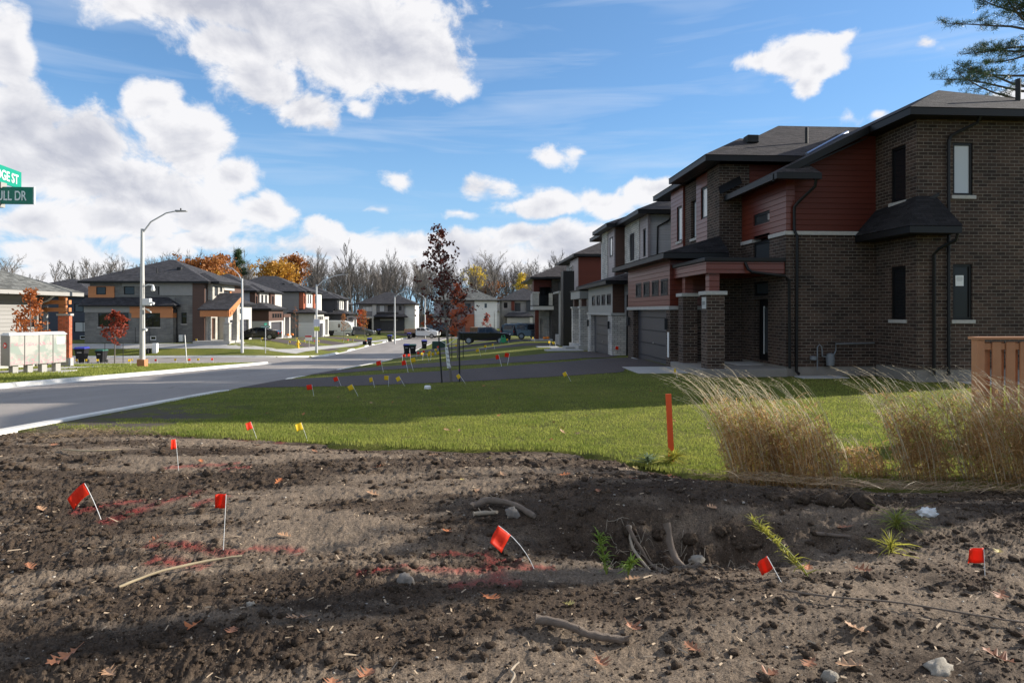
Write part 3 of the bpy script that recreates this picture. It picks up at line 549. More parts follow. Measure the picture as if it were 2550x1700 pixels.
MB().box(7.01, 7.6, 31.94, 31.995, 1.93, 3.35).obj('garage_wall', M['brown'], h2)
mass(h2, 'garage_wall', WB, 6.97, 8.9, 31.96, 38.75, G2-.3, 1.80, W_=[('garage', 32.9, 37.8, G2-.02, 1.799)])
MB().box(6.92, 8.88, 31.91, 38.8, 1.803, 1.918).obj('stone_band', M['stone'], h2)
MB().box(7.62, 8.94, 31.99, 32.08, G2, 3.35).obj('garage_wall', M['lgrey'], h2)
lampbox(h2, 6.96, 32.4, 1.3); lampbox(h2, 6.96, 38.3, 1.3)
MB().box(6.9, 6.968, 32.8, 37.9, G2-.3, G2).obj('doorstep', M['conc'], h2)
MB().add([(6.47, 31.2, 3.52), (6.47, 40.4, 3.52), (8.90, 39.4, 4.25), (8.90, 32.1, 4.25), (8.90, 31.2, 3.52), (8.9, 40.4, 3.52)], [(0, 3, 2, 1), (0, 4, 3), (1, 2, 5), (0, 1, 5, 4)]).obj('garage_roof', M['roofb'], h2)
mb = MB(); ring(mb, 6.5, 8.88, 31.23, 40.37, 3.34, 3.51); mb.box(6.62, 8.7, 31.4, 40.2, 3.37, 3.4); mb.obj('gutter', M['black'], h2)
spout(h2, [(8.45, 31.5, 3.4), (8.35, 31.8, 3.1), (7.75, 31.92, 2.8), (7.72, 31.92, G2)]); spout(h2, [(10.0, 31.7, 6.9), (9.9, 31.95, 6.6), (9.35, 32.05, 6.3), (9.3, 32.05, 4.2)])
mb = MB(); ring(mb, 6.85, 8.9, 41.0, 44.8, 2.82, 3.32, .16); mb.obj('porch_beam', M['greytrim'], h2); MB().box(6.8, 8.9, 40.95, 44.85, 3.325, 3.4).obj('porch_roof', M['black'], h2)
MB().box(7.5, 8.86, 40.93, 40.98, 2.84, 3.3).obj('porch_beam', M['brown'], h2)
for (a_, b_) in ((41.05, 41.7), (44.1, 44.75)):
    c_ = MB().box(6.9, 7.42, a_, b_, G2-.1, 2.2).obj('porch_column', WB, h2); MB().box(6.84, 7.48, a_-.06, b_+.06, 2.203, 2.32).obj('capstone', M['stone'], c_)
    MB().box(7.0, 7.32, a_+.1, b_-.1, 2.323, 2.818).obj('post', M['brown'], c_)
MB().box(6.75, 8.9, 40.9, 44.9, G2-.5, -.2).obj('porch_slab', M['conc'], h2); MB().box(6.1, 6.74, 42.2, 43.6, G2-.5, -.36).obj('step', M['conc'], h2)
# ================================================================ HOUSE 3
h3 = thing('house', 'third house on the right, red-brown upper bay behind a tall charcoal fin wall', 'house', (8.8, 54, -.8), 'houses along the right side of the street')
mass(h3, 'wall', M['greys'], 9.2, 18, 53.5, 63, -1.2, 6.5); mass(h3, 'upper_wall', M['redv'], 8.8, 11.3, 53.3, 57.6, 3.8, 6.52); MB().box(8.74, 8.795, 53.3, 57.6, 3.8, 6.5).obj('upper_wall', M['mauve'], h3)
mass(h3, 'upper_wall', WB, 8.66, 8.735, 55.9, 57.5, 2.5, 6.0, W_=[('blind', 56.0, 57.2, 4.4, 5.9)], dep=.03)
hip(h3, M['roofb'], 8.3, 19, 52.8, 63.5, 6.75, .45); mass(h3, 'fin_wall', M['black'], 6.9, 7.75, 48.9, 50.3, -1.2, 5.1)
mass(h3, 'fin_wall', M['mgrey'], 7.2, 8.9, 50.31, 56, -1.2, .0); 
c_ = mass(h3, 'portal', M['greytrim'], 7.05, 7.35, 52.2, 52.6, -1.1, 3.5); mass(h3, 'portal', M['greytrim'], 7.36, 9.1, 52.2, 52.6, 2.1, 3.5); MB().box(7.0, 9.15, 52.1, 56, 3.505, 3.65).obj('portal_roof', M['greytrim'], h3)
mass(h3, 'wall', M['mgrey'], 7.5, 9.1, 53, 56, -1.1, 3.4)
# ================================================================ HOUSE 4 (balcony)
h4 = thing('house', 'fourth house on the right, dark brick with a stone balcony over its porch', 'house', (8.4, 69, -1.2), 'houses along the right side of the street')
mass(h4, 'wall', M['dbrick'], 8.4, 18, 68, 80, -1.6, 5.4, S_=[('grey', 9.0, 9.6, 3.4, 5.2)]); mass(h4, 'wall', M['dbrick'], 7.9, 8.39, 70.5, 80, -1.6, 5.4, S_=[])
mass(h4, 'upper_wall', M['redv'], 6.5, 8.38, 68.6, 70.3, 4.6, 5.35); mass(h4, 'upper_wall', M['redv'], 6.5, 7.1, 68.6, 70.3, 3.2, 4.598)
MB().box(7.12, 7.88, 70.2, 70.45, 2.6, 4.59).obj('balcony_door', M['glassg'], h4)
hip(h4, M['roofb'], 6.0, 19, 67.2, 80.5, 5.6, .42); hip(h4, M['roofb'], 7.7, 12, 66.9, 72, 5.62, .42)
MB().box(6.3, 8.5, 67.5, 70.4, 2.16, 2.55).obj('balcony_floor', M['stuccol'], h4); MB().box(6.25, 8.55, 67.45, 70.42, 2.56, 2.62).obj('balcony_edge', M['blackm'], h4)
mb = MB(); mb.box(6.3, 6.5, 67.6, 70.3, 2.63, 3.9); mb.box(6.3, 6.95, 67.55, 67.75, 2.63, 3.9); mb.box(8.0, 8.4, 67.55, 67.75, 2.63, 3.9); mb.obj('balcony_pier', M['ledge2'], h4); MB().box(6.25, 7.0, 67.5, 67.8, 3.902, 4.05).obj('capstone', M['stone'], h4)
mb = MB(); [mb.box(6.97+i*.1, 7.0+i*.1, 67.62, 67.66, 2.7, 3.6) for i in range(10)]; mb.box(6.96, 7.98, 67.6, 67.68, 3.6, 3.66); mb.obj('railing', M['black'], h4)
MB().box(6.55, 6.95, 67.7, 68.1, -1.0, 2.15).obj('porch_post', M['redv'], h4); MB().box(6.35, 8.4, 67.4, 70.4, -1.6, -.95).obj('porch_slab', M['conc'], h4); MB().box(5.9, 6.33, 67.6, 69.5, -1.6, -1.15).obj('step', M['conc'], h4)
mass(h4, 'wall', M['ledge2'], 7.0, 8.38, 70.31, 70.49, -.95, 2.1, S_=[('door', 7.35, 8.1, -.95, 1.2)])
# a house further down the right row, mostly hidden
# ================================================================ HOUSE A (left, side street corner)
hA = thing('house', 'grey stone corner house on the left with orange wood panels and a sloped porch roof', 'house', (-33, 68, -1.2), 'houses along the left side of the street')
g_ = -1.4
mass(hA, 'wall', M['ledge'], -38.9, -30.42, 67.8, 79, g_, 4.9, S_=[('win', -38.2, -37.25, 3.7, 4.55), ('win', -35.55, -34.5, 3.7, 4.55), ('win', -32.15, -31.5, 3.7, 4.55), ('win', -29.8-.72, -29.8-.71, 0, .01)][:3])
mass(hA, 'wall', M['ledge'], -30.4, -28.72, 67.8, 79, g_, 3.62, S_=[('win', -29.85, -29.32, .72, 1.88)], sill='stone')
MB().box(-32.0, -28.72, 67.74, 67.79, 3.63, 4.9).obj('panel', M['stucco'], hA); MB().box(-35.7, -32.02, 67.74, 67.79, 4.56, 4.9).obj('panel', M['stucco'], hA)
MB().box(-30.4, -28.72, 67.8, 79, 3.63, 4.9).obj('upper_wall', M['stucco'], hA)
mass(hA, 'panel', M['orange'], -39.0, -36.45, 67.70, 67.79, 2.6, 4.55, S_=[('win', -38.2, -37.25, 3.7, 4.5)], dep=.05)
mass(hA, 'lower_wall', M['ledge'], -38.9, -34.35, 66.95, 67.79, g_, 1.9, S_=[('win', -37.6, -34.65, .43, 1.82)], sill='stone')
mass(hA, 'lower_wall', M['ledge'], -34.35, -30.3, 66.95, 67.79, g_, 1.35, S_=[('lite', -32.55, -31.95, -.9, -.5), ('win', -33.1, -31.55, .40, 1.345)], sill='stone')
MB().box(-38.95, -34.36, 66.9, 67.79, 1.91, 2.6).obj('panel', M['stucco'], hA)
MB().box(-34.34, -33.12, 66.9, 67.79, 1.352, 2.6).obj('panel', M['orange'], hA); MB().box(-34.5, -30.28, 66.86, 66.898, 1.83, 2.6).obj('panel', M['orange'], hA); MB().box(-31.53, -30.28, 66.88, 67.79, 1.352, 1.828).obj('panel', M['orange'], hA); MB().box(-33.12, -31.53, 66.93, 67.79, 1.352, 2.6).obj('panel', M['stucco'], hA); MB().box(-33.1, -31.55, 66.90, 66.928, 1.36, 1.82).obj('window', M['glass'], hA)
MB().add([(-39.3, 66.5, 2.62), (-29.9, 66.5, 2.62), (-31.2, 67.79, 3.45), (-39.3, 67.79, 3.45), (-29.9, 67.79, 2.62)], [(0, 1, 2, 3), (1, 4, 2)]).obj('skirt_roof', M['roof'], hA)
mb = MB(); mb.box(-39.3, -29.9, 66.52, 66.64, 2.47, 2.61); mb.box(-39.3, -29.9, 66.64, 67.79, 2.47, 2.5); mb.obj('gutter', M['black'], hA)
mass(hA, 'wall', M['brown'], -28.7, -27.5, 67.7, 79, g_, 4.9, E_=[('grey', 67.95, 68.4, 2.9, 4.4)])
mass(hA, 'wall', M['ledge2'], -28.5, -27.0, 68.5, 71.5, 1.9, 4.9, E_=[('grey', 69.0, 69.9, 3.6, 4.6), ('grey', 70.4, 71.1, 4.05, 4.6)])
mass(hA, 'wall', M['orange'], -28.5, -27.2, 71.51, 74.3, 3.0, 4.3, E_=[('grey', 72.0, 73.8, 3.4, 4.25)]); MB().box(-28, -26.95, 71.5, 74.5, 4.31, 4.9).obj('panel', M['stuccol'], hA)
mass(hA, 'wall', M['ledge2'], -28.6, -27.3, 67.9, 80, g_, 1.9, E_=[('door', 69.0, 70.0, -.95, 1.3)])
hip(hA, M['roof'], -39.75, -26.9, 67.2, 79.6, 5.05, .43, vents=[('b', -31.2, 70.5, 6.55), ('p', -36.5, 69.5, 6.1), ('p', -33, 69.3, 6.0)])
hip(hA, M['roof'], -31, -26.1, 67.9, 75.2, 5.06, .43)
pr = MB().add([(-27.6, 66.2, 2.22), (-24.5, 66.2, 2.22), (-24.5, 70.4, 3.95), (-27.3, 70.4, 3.95), (-27.6, 66.2, 2.1), (-24.5, 66.2, 2.1), (-24.5, 70.4, 3.83), (-27.3, 70.4, 3.83)], [(0, 1, 2, 3), (7, 6, 5, 4), (0, 4, 5, 1), (1, 5, 6, 2), (2, 6, 7, 3)]).obj('porch_roof', M['roof'], hA)
MB().box(-27.4, -24.66, 66.35, 66.6, 1.45, 2.12).obj('porch_beam', M['orange'], hA)
MB().ext([(-24.65, 66.4, 1.45), (-24.65, 66.9, 1.45), (-24.65, 69.7, 3.0), (-24.65, 69.95, 3.65), (-24.65, 66.4, 2.15)], (.1, 0, 0)).obj('porch_gable', M['orange'], hA)
for (a, b_, c_, d_, e_, f_) in ((-25.1, -24.56, 66.4, 67.0, -1.0, .75),): 
    q = MB().box(a, b_, c_, d_, e_, f_).obj('porch_column', M['ledge2'], hA); MB().box(a-.05, b_+.05, c_-.05, d_+.05, f_+.002, f_+.1).obj('capstone', M['stone'], q); MB().box(a+.1, b_-.1, c_+.1, d_-.1, f_+.1, 1.45).obj('post', M['stuccol'], q)
MB().box(-25.05, -24.6, 68.7, 69.5, -1.0, 2.75).obj('porch_column', M['ledge2'], hA)
MB().box(-28, -24.4, 66.1, 69.8, -1.7, -1.0).obj('porch_slab', M['conc'], hA); MB().box(-24.38, -23.9, 67.5, 69.0, -1.7, -1.25).obj('step', M['conc'], hA)
mass(hA, 'garage_wall', M['stuccol'], -27.28, -26.4, 70.8, 78.5, g_, 2.6, E_=[('garagew', 71.6, 77.5, g_, 1.05), ('grey', 71.8, 73.2, 1.75, 2.3), ('grey', 74, 75.4, 1.75, 2.3)]); hip(hA, M['roof'], -28.5, -25.9, 70.5, 79, 2.85, .4)
MB().box(-30.0, -29.6, 67.5, 67.78, -1.1, -.4).obj('heat_pump', M['whitem'], hA, bevel=.03); spout(hA, [(-30.2, 66.7, 2.4), (-30.25, 67.72, 2.1), (-30.25, 67.72, g_)])
# ================================================================ further left houses
def rowhouse(lbl, y0, y1, xf, g_, ev, ms, mf, ma, xb=-40, proj=1.9, mg=None):
    mg = mg or ma
    h = thing('house', lbl, 'house', (xf-4, y0, g_), 'houses along the left side of the street')
    mass(h, 'wall', ms, xb, xf-.9, y0, y1, g_-.3, ev-.12)
    mass(h, 'upper_wall', ma, xf-.89, xf-.2, y0+.1, y0+1.3, 2.4, ev-.12, E_=[('win', y0+.35, y0+1.0, ev-2.0, ev-.7)])
    mass(h, 'upper_wall', mf, xf-.89, xf, y0+1.31, y0+5.2, 2.2, ev-.12, E_=[('grey', y0+1.9, y0+2.8, ev-2.0, ev-.5), ('grey', y0+3.5, y0+4.4, ev-2.0, ev-.5)])
    mass(h, 'upper_wall', ma, xf-.89, xf+.25, y0+5.21, y0+7.2, 2.0, ev-.12, E_=[('win', y0+5.8, y0+6.6, ev-1.9, ev-.6)])
    mass(h, 'upper_wall', mf, xf-.89, xf-.05, y0+7.21, y1, 2.0, ev-.12)
    hip(h, M['roof'], xb-.5, xf+.2, y0-.5, y1+.5, ev, .43, vents=[('b', xf-4, y0+2.5, ev+1.25), ('b', xf-2.6, y0+2.5, ev+1.2)]); hip(h, M['roof'], xf-4, xf+.75, y0+.9, y0+8.0, ev+.02, .43)
    xg = xf+proj-.2
    mass(h, 'garage_wall', mg, xf-.88, xg, y0-.3, y0+6.2, 1.0+g_+2.1-1.0+.35, g_+3.9, E_=[('win', y0+1.2+1.1*i, y0+2.0+1.1*i, g_+2.85, g_+3.45) for i in range(4)], dep=.04)
    mass(h, 'garage_wall', mf, xf-.88, xg+.03, y0-.33, y0+6.23, g_-.3, g_+2.44, E_=[('garage', y0+.6, y0+5.4, g_, g_+2.3)])
    hip(h, M['roof'], xf-2.6, xg+.5, y0-.8, y0+6.7, g_+4.1, .38)
    MB().box(xf-.88, xg, y0+6.5, y0+10, g_+2.9, g_+3.35).obj('porch_beam', mg, h)
    for yy_ in (y0+6.7, y0+9.4):
        MB().box(xg-.5, xg-.03, yy_, yy_+.5, g_+.2, g_+2.88).obj('porch_column', mf, h)
    MB().box(xf-.88, xg+.1, y0+6.4, y0+10.1, g_-.3, g_+.2).obj('porch_slab', M['conc'], h)
    return h
rowhouse('blue-grey sided house behind the parked black car, brown panelled upper bays', 87.5, 99, -28.8, -1.75, 4.75, M['vgrey'], M['stuccol'], M['brown'])
rowhouse('taupe sided house beyond the blue-grey one, rust panel by its upper window', 106.5, 118.5, -27.4, -2.3, 5.25, M['greys'], M['white'], M['rust'], -42, mg=M['stuccol'])
rowhouse('charcoal and white house beside the camper trailer', 124, 134, -25.6, -2.6, 4.4, M['char'], M['white'], M['char'], -40)
hD = thing('house', 'taupe gabled house end at the far end of the left row', 'house', (-30, 138, -2.6), 'houses along the left side of the street')
mass(hD, 'wall', M['mgrey'], -38, -28.0, 137, 148, -2.9, 3.4); hip(hD, M['roof'], -38.6, -26.9, 136.4, 148.5, 3.55, .45); MB().box(-31, -27.99, 136.9, 136.99, -2.9, 1.4).obj('lower_wall', M['char'], hD)
hN = thing('house', 'dark blue sided house left of the grey stone corner house', 'house', (-47, 77, -1.3))if 0 else thing('house', 'dark blue sided house left of the grey stone corner house', 'house', (-47, 77, -1.3))
mass(hN, 'wall', M['navy'], -55, -43.8, 77, 88, -1.5, 3.75, S_=[('grey', -45.9, -44.0, 1.9, 2.9), ('blind', -45.9, -44.0, -.4, .8), ('lite', -45.3, -44.5, -1.2, -.8)]); hip(hN, M['roof'], -55.5, -43.2, 76.5, 88.5, 3.85, .36)
# bungalow
hB = thing('bungalow', 'grey sided bungalow at the left edge with a red brick corner pillar', 'house', (-26, 34, -.95), 'houses along the left side of the street')
mass(hB, 'wall', M['bsid'], -36, -23.7, 24, 37.4, -.75, 2.85, E_=[('grey', 35.2, 36.3, 1.15, 1.6), ('grey', 31.6, 32.8, .9, 1.6)])
MB().box(-23.69, -23.6, 36.6, 36.8, -.75, 2.8).obj('corner_trim', M['brown'], hB); MB().box(-36, -23.68, 24, 37.38, -1.5, -.751).obj('foundation', M['conc'], hB)
hip(hB, M['roofg'], -37, -22.35, 23.2, 38.4, 3.05, .42, .2, 'greytrim')
p_ = MB().box(-23.05, -22.5, 37.2, 37.55, -.6, 1.75).obj('pillar', M['rbrick'], hB); MB().box(-23.11, -22.44, 37.14, 37.61, 1.752, 1.87).obj('capstone', M['conc'], p_); MB().box(-23.1, -22.45, 37.15, 37.6, -1.7, -.602).obj('plinth', M['stone'], p_)
MB().box(-22.95, -22.65, 37.1, 37.4, 1.872, 2.84).obj('post', M['orange'], hB)
MB().box(-23.68, -22.5, 37.0, 37.5, 2.4, 2.62).obj('beam', M['orange'], hB); MB().box(-23.68, -22.5, 37.0, 37.5, 1.98, 2.2).obj('beam', M['orange'], hB)
spout(hB, [(-22.5, 36.1, 2.9), (-22.9, 36.15, 2.6), (-23.6, 36.35, 2.35), (-23.62, 36.35, -1.0)], .06, 'greytrim')
# ================================================================ far houses facing the camera
def farhouse(lbl, x0, x1, y0, g_, ev, ms, me_, roof, S_=(), grp='houses round the far bend'):
    h = thing('house', lbl, 'house', ((x0+x1)/2, y0, g_), grp); return h
hF = farhouse('dark grey house facing down the street with a wide garage and white side wall', -26, -13.1, 147, -2.3, 3.7, 0, 0, 0)
mass(hF, 'upper_wall', M['greys'], -25.8, -15.6, 147, 158, .6, 3.55, S_=[('blind', -25, -22.7, 1.9, 3.1), ('blind', -21.2, -20.0, 1.9, 3.4), ('grey', -19.3, -18.1, 1.9, 3.4), ('grey', -16.8, -16.2, 2.2, 3.2)])
mass(hF, 'wall', M['char'], -25.8, -15.6, 147.02, 158, -2.6, .59, S_=[('garage', -20.9, -17.1, -2.5, -.35), ('win', -24.6, -23.0, -2.2, -.2)]); MB().box(-21.9, -16.9, 146.9, 146.98, .3, 1.8).obj('wall_panel', M['dbrick'], hF)
mass(hF, 'side_wall', M['white'], -15.58, -13.2, 147.6, 158, -2.6, 3.5); MB().box(-22.7, -21.8, 146.6, 146.95, .7, 3.5).obj('wall_panel', M['stuccol'], hF)
hip(hF, M['roof'], -26.6, -12.8, 146.3, 158.6, 3.7, .45); hip(hF, M['roof'], -22.5, -14.7, 145.6, 147.02, .8, .8); MB().box(-26.8, -22.2, 145.4, 146.9, .45, .85).obj('porch_beam', M['stuccol'], hF)
for x_ in (-26.6, -22.6): MB().box(x_, x_+.35, 145.5, 145.85, -2.6, .44).obj('porch_column', M['stuccol'], hF)
MB().box(-21, -17, 146.85, 146.97, -.1, .25).obj('transom', M['stucco'], hF)
hG = farhouse('white sided house behind the dark maple with a rust panelled front', -8, 5, 132, -2.2, 4.3, 0, 0, 0)
mass(hG, 'side_wall', M['white'], .3, 4.95, 132, 143, -2.6, 4.15, S_=[('grey', 2.35, 2.85, 2.7, 3.6), ('grey', 2.3, 3.0, .0, 1.0)]); mass(hG, 'wall', M['mauve'], -8, .29, 132.6, 143, -2.6, 4.15, S_=[('win', -1.6, -.5, 2.1, 3.6), ('win', -6.5, -5, 2.1, 3.6)])
MB().box(-1.6, .2, 131.6, 132.55, -2.6, 1.4).obj('wall_panel', M['rust'], hG); MB().box(-4.4, -3.2, 131.8, 132.55, -2.6, 2.4).obj('wall_panel', M['rust'], hG); hip(hG, M['roofg'], -8.6, 5.5, 131.4, 143.6, 4.3, .45)
mass(hG, 'garage_wall', M['stuccol'], -8, -4.5, 130.5, 132.5, -2.6, .8, S_=[('garagew', -7.5, -5, -2.5, -.3)]); hip(hG, M['roofg'], -8.4, -4.1, 130, 132.6, .95, .5)
hH = farhouse('dark grey house at the bend with stone piers and two garage doors', 6, 14, 138, -2, 4.4, 0, 0, 0)
mass(hH, 'wall', M['greys'], 6.1, 16, 138, 149, -2.6, 4.25, S_=[('win', 6.6, 7.4, 2.7, 3.9), ('grey', 9.0, 10.2, 2.0, 3.8)]); MB().box(6.0, 8.4, 137.5, 137.95, -2.6, 2.2).obj('wall_panel', M['ledge'], hH); MB().box(8.2, 8.9, 137.6, 137.95, 2.2, 4.2).obj('wall_panel', M['redv'], hH); MB().box(11.4, 16, 137.6, 137.95, 2.0, 4.2).obj('wall_panel', M['char'], hH)
mass(hH, 'garage_wall', M['stucco'], 7.2, 12, 136, 137.45, -2.6, .6, S_=[('garagew', 7.9, 9.7, -2.5, -.5), ('garagew', 10.4, 11.5, -2.5, -.5)]); hip(hH, M['roof'], 6.6, 12.8, 135.5, 137.5, .95, .8); hip(hH, M['roof'], 5.4, 17, 137.3, 149.6, 4.4, .5)
MB().box(12, 12.6, 135.7, 136.3, -2.6, .9).obj('porch_column', M['stuccol'], hH)
hK = farhouse('small grey house glimpsed between the white house and the dark grey one', 5, 8, 165, -2.3, 1.5, 0, 0, 0)
mass(hK, 'wall', M['lgrey'], 3, 12, 165, 175, -2.6, 2.0, S_=[('lite', 7.0, 7.8, -.5, 1.2)]); hip(hK, M['roofg'], 2.5, 12.5, 164.4, 175.5, 2.1, .5)
# ================================================================ foreground soil
def dirtm():
    m, t, b = newmat('soil'); p = pos(t)
    at = t.n('ShaderNodeAttribute', attribute_name='paint').outputs['Fac']; dr = t.n('ShaderNodeAttribute', attribute_name='dry').outputs['Fac']
    n1 = t.noise(p, 1.3, 4); n2 = t.noise(p, 14, 5, .65); n3 = t.noise(p, 75, 4, .7); n4 = t.noise(p, 300, 2)
    c = t.mix(t.mr(n1, .3, .7), (.054, .039, .029), (.092, .067, .049)); c = t.mix(dr, c, (.205, .160, .122))
    c = t.mix(1., c, t.mix(n2, (.5, .5, .5), (1.5, 1.48, 1.44)), 'MULTIPLY'); c = t.mix(1., c, t.mix(t.mr(n3, .25, .75), (.25, .25, .25), (1.85, 1.82, 1.76)), 'MULTIPLY')
    sp_ = t.n('ShaderNodeTexVoronoi', {'Vector': p, 'Scale': 48.}).outputs[0]; c = t.mix(t.m('MULTIPLY', t.mr(sp_, .08, .16, 1, 0), t.mr(t.noise(p, 7, 2), .48, .56)), c, (.40, .34, .27))
    c = t.mix(t.m('MULTIPLY', at, t.mr(t.m('ADD', n3, t.m('MULTIPLY', n2, .7)), .68, .95, 0, .52)), c, (.42, .025, .03))
    setb(t, b, Base_Color=c, Roughness=.97, Specular_IOR_Level=.15)
    bump(t, b, t.m('ADD', t.m('MULTIPLY', n2, 1.), t.m('ADD', t.m('MULTIPLY', n3, .5), t.m('MULTIPLY', n4, .15))), .022); return m
M['dirt'] = dirtm()
nr = 430
yv = 1.1*np.exp(np.linspace(0, math.log(10.9/1.1), nr)); su = np.concatenate([np.linspace(-2.4, -1.0, 150)[:-1], np.linspace(-1.0, 1.12, 1000), np.linspace(1.12, 3.0, 170)[1:]]); nc = len(su)
DY, DS = np.meshgrid(yv, su, indexing='ij'); DX = DS*(DY+.3)
def dirt_fine(X, Y):
    sm_ = np.clip(fbm(X+9, Y*1.6+4, .55, 3)*4+.75, .32, 1)*np.clip((Y-1)/2, .7, 1)       # crumbly (1) against smeared dry patches (0)
    tr = np.exp(-((Y-7.55-.02*X)/.5)**2)*np.exp(-((X-.6)/1.9)**2)                  # tread prints
    a = fbm(X, Y, 2.4, 3)*.045+.03*fbm(X*.5+1, Y*2.2, 2.2, 2); b = np.abs(fbm(X+31, Y+7, 9, 4))*.045; c = np.clip(fbm(X+3, Y+71, 24, 4, .72), -.04, 1)*.055; d = np.clip(fbm(X+5, Y+1, 60, 3, .75), -.1, 1)*.028
    far_ = np.clip((Y-4)/5, 0, 1)
    h = a+b*(.35+.65*sm_)+c*(.12+.88*sm_)*(1+.3*far_)+d*(.25+.75*sm_)
    tp = (np.sin(X*26+Y*9) > .1)*.018*tr*(np.sin(Y*30) > -.3)
    lug = .010*np.sin(X*21-Y*6)*np.exp(-((Y-2.55-.04*X)/.3)**2)
    return h-.02+tp+lug, 1-sm_
DF, DRY = dirt_fine(DX, DY)
e_ = np.clip((edge_y(DX)-DY)/.35, 0, 1); DZ = dirt_base(DX, DY)+DF*(.25+.75*e_)
beyond = np.clip((DY-edge_y(DX))/.15, 0, 1); DZ = DZ-beyond*.12; lw = np.clip((DX+7.05)/.3, 0, 1); DZ = np.where(DX < -7.0, S(DY)-.3, DZ)
PT = np.zeros_like(DX)
def streak(x0, y0, x1, y1, w, k=1.):
    global PT
    L = math.hypot(x1-x0, y1-y0); ux, uy = (x1-x0)/L, (y1-y0)/L; t = (DX-x0)*ux+(DY-y0)*uy; n_ = (DX-x0)*uy-(DY-y0)*ux+.03*np.sin(t*7)
    PT = np.maximum(PT, k*np.exp(-(n_/w)**2)*(np.clip(t, 0, L) == t))
for a_ in ((-.75, 4.2, .1, 4.28, .05), (.0, 4.22, .55, 4.35, .05), (-.3, 4.62, .35, 4.5, .05), (.05, 4.65, .18, 4.1, .06), (-.15, 4.0, .3, 4.02, .06), (-3.35, 5.55, -2.9, 5.9, .06), (-2.95, 5.3, -2.55, 6.2, .07), (-2.4, 5.65, -2.15, 5.9, .06),
           (-3.35, 7.1, -2.6, 7.35, .05), (-2.7, 7.05, -2.4, 7.1, .05), (-2.35, 4.75, -1.6, 4.62, .05), (-2.2, 4.5, -1.75, 4.35, .06), (-1.6, 4.7, -1.2, 4.6, .05), (-3.4, 9.3, -2.9, 9.6, .07), (-3.0, 9.55, -2.75, 9.9, .05), (-2.75, 9.2, -2.6, 9.5, .06)): streak(*a_)
ii = (np.arange(nr-1)[:, None]*nc+np.arange(nc-1)[None]).ravel()
dm = npmesh('soil', np.stack([DX.ravel(), DY.ravel(), DZ.ravel()], 1), np.stack([ii, ii+1, ii+nc+1, ii+nc], 1), True)
for nm_, ar in (('paint', PT), ('dry', np.clip(fbm(DX*.45+3, DY*2.0+8, 1.3, 4, .62)*5.5+.30+.35*DRY+.60*np.clip((3.35+.12*DX-DY)/.35, 0, 1)-.7*np.exp(-(((DX-1.7)/1.3)**2+((DY-4.95)/.5)**2)), 0, 1)*.9)):  # dry patches, with lit front ground painted paler and the hollow darkened
    at_ = dm.attributes.new(nm_, 'FLOAT', 'POINT'); at_.data.foreach_set('value', ar.ravel().astype(np.float32))
tag(link('soil_ground', dm, M['dirt']), kind='structure')
def soil_z(x, y):
    f, _ = dirt_fine(np.array(float(x)), np.array(float(y))); e = min(max((float(edge_y(x))-y)/.35, 0), 1)
    return float(dirt_base(x, y))+float(f)*(.25+.75*e)
def gz(x, y): return soil_z(x, y) if (y < float(edge_y(x)) and x > -7 and y > 1) else ground(x, y)
# lumps, pebbles
def ico():
    t = (1+5**.5)/2; V = np.array([(-1,t,0),(1,t,0),(-1,-t,0),(1,-t,0),(0,-1,t),(0,1,t),(0,-1,-t),(0,1,-t),(t,0,-1),(t,0,1),(-t,0,-1),(-t,0,1)], float); V /= np.linalg.norm(V[0])
    F = [(0,11,5),(0,5,1),(0,1,7),(0,7,10),(0,10,11),(1,5,9),(5,11,4),(11,10,2),(10,7,6),(7,1,8),(3,9,4),(3,4,2),(3,2,6),(3,6,8),(3,8,9),(4,9,5),(2,4,11),(6,2,10),(8,6,7),(9,8,1)]
    return V, F
def subdiv(V, F):
    V = list(map(tuple, V)); c = {}; F2 = []
    def mid(a, b):
        k = (min(a, b), max(a, b))
        if k not in c: m_ = (np.array(V[a])+np.array(V[b]))/2; V.append(tuple(m_/np.linalg.norm(m_))); c[k] = len(V)-1
        return c[k]
    for a, b, d in F: x, y, z = mid(a, b), mid(b, d), mid(d, a); F2 += [(a, x, z), (b, y, x), (d, z, y), (x, y, z)]
    return np.array(V), F2
IV, IF = subdiv(*ico()); IV2, IF2 = subdiv(IV, IF)
def soil_zv(x, y):
    f, _ = dirt_fine(x, y); e = np.clip((edge_y(x)-y)/.35, 0, 1); return dirt_base(x, y)+f*(.25+.75*e)
ICV, ICF = ico(); ICF = np.array(ICF)
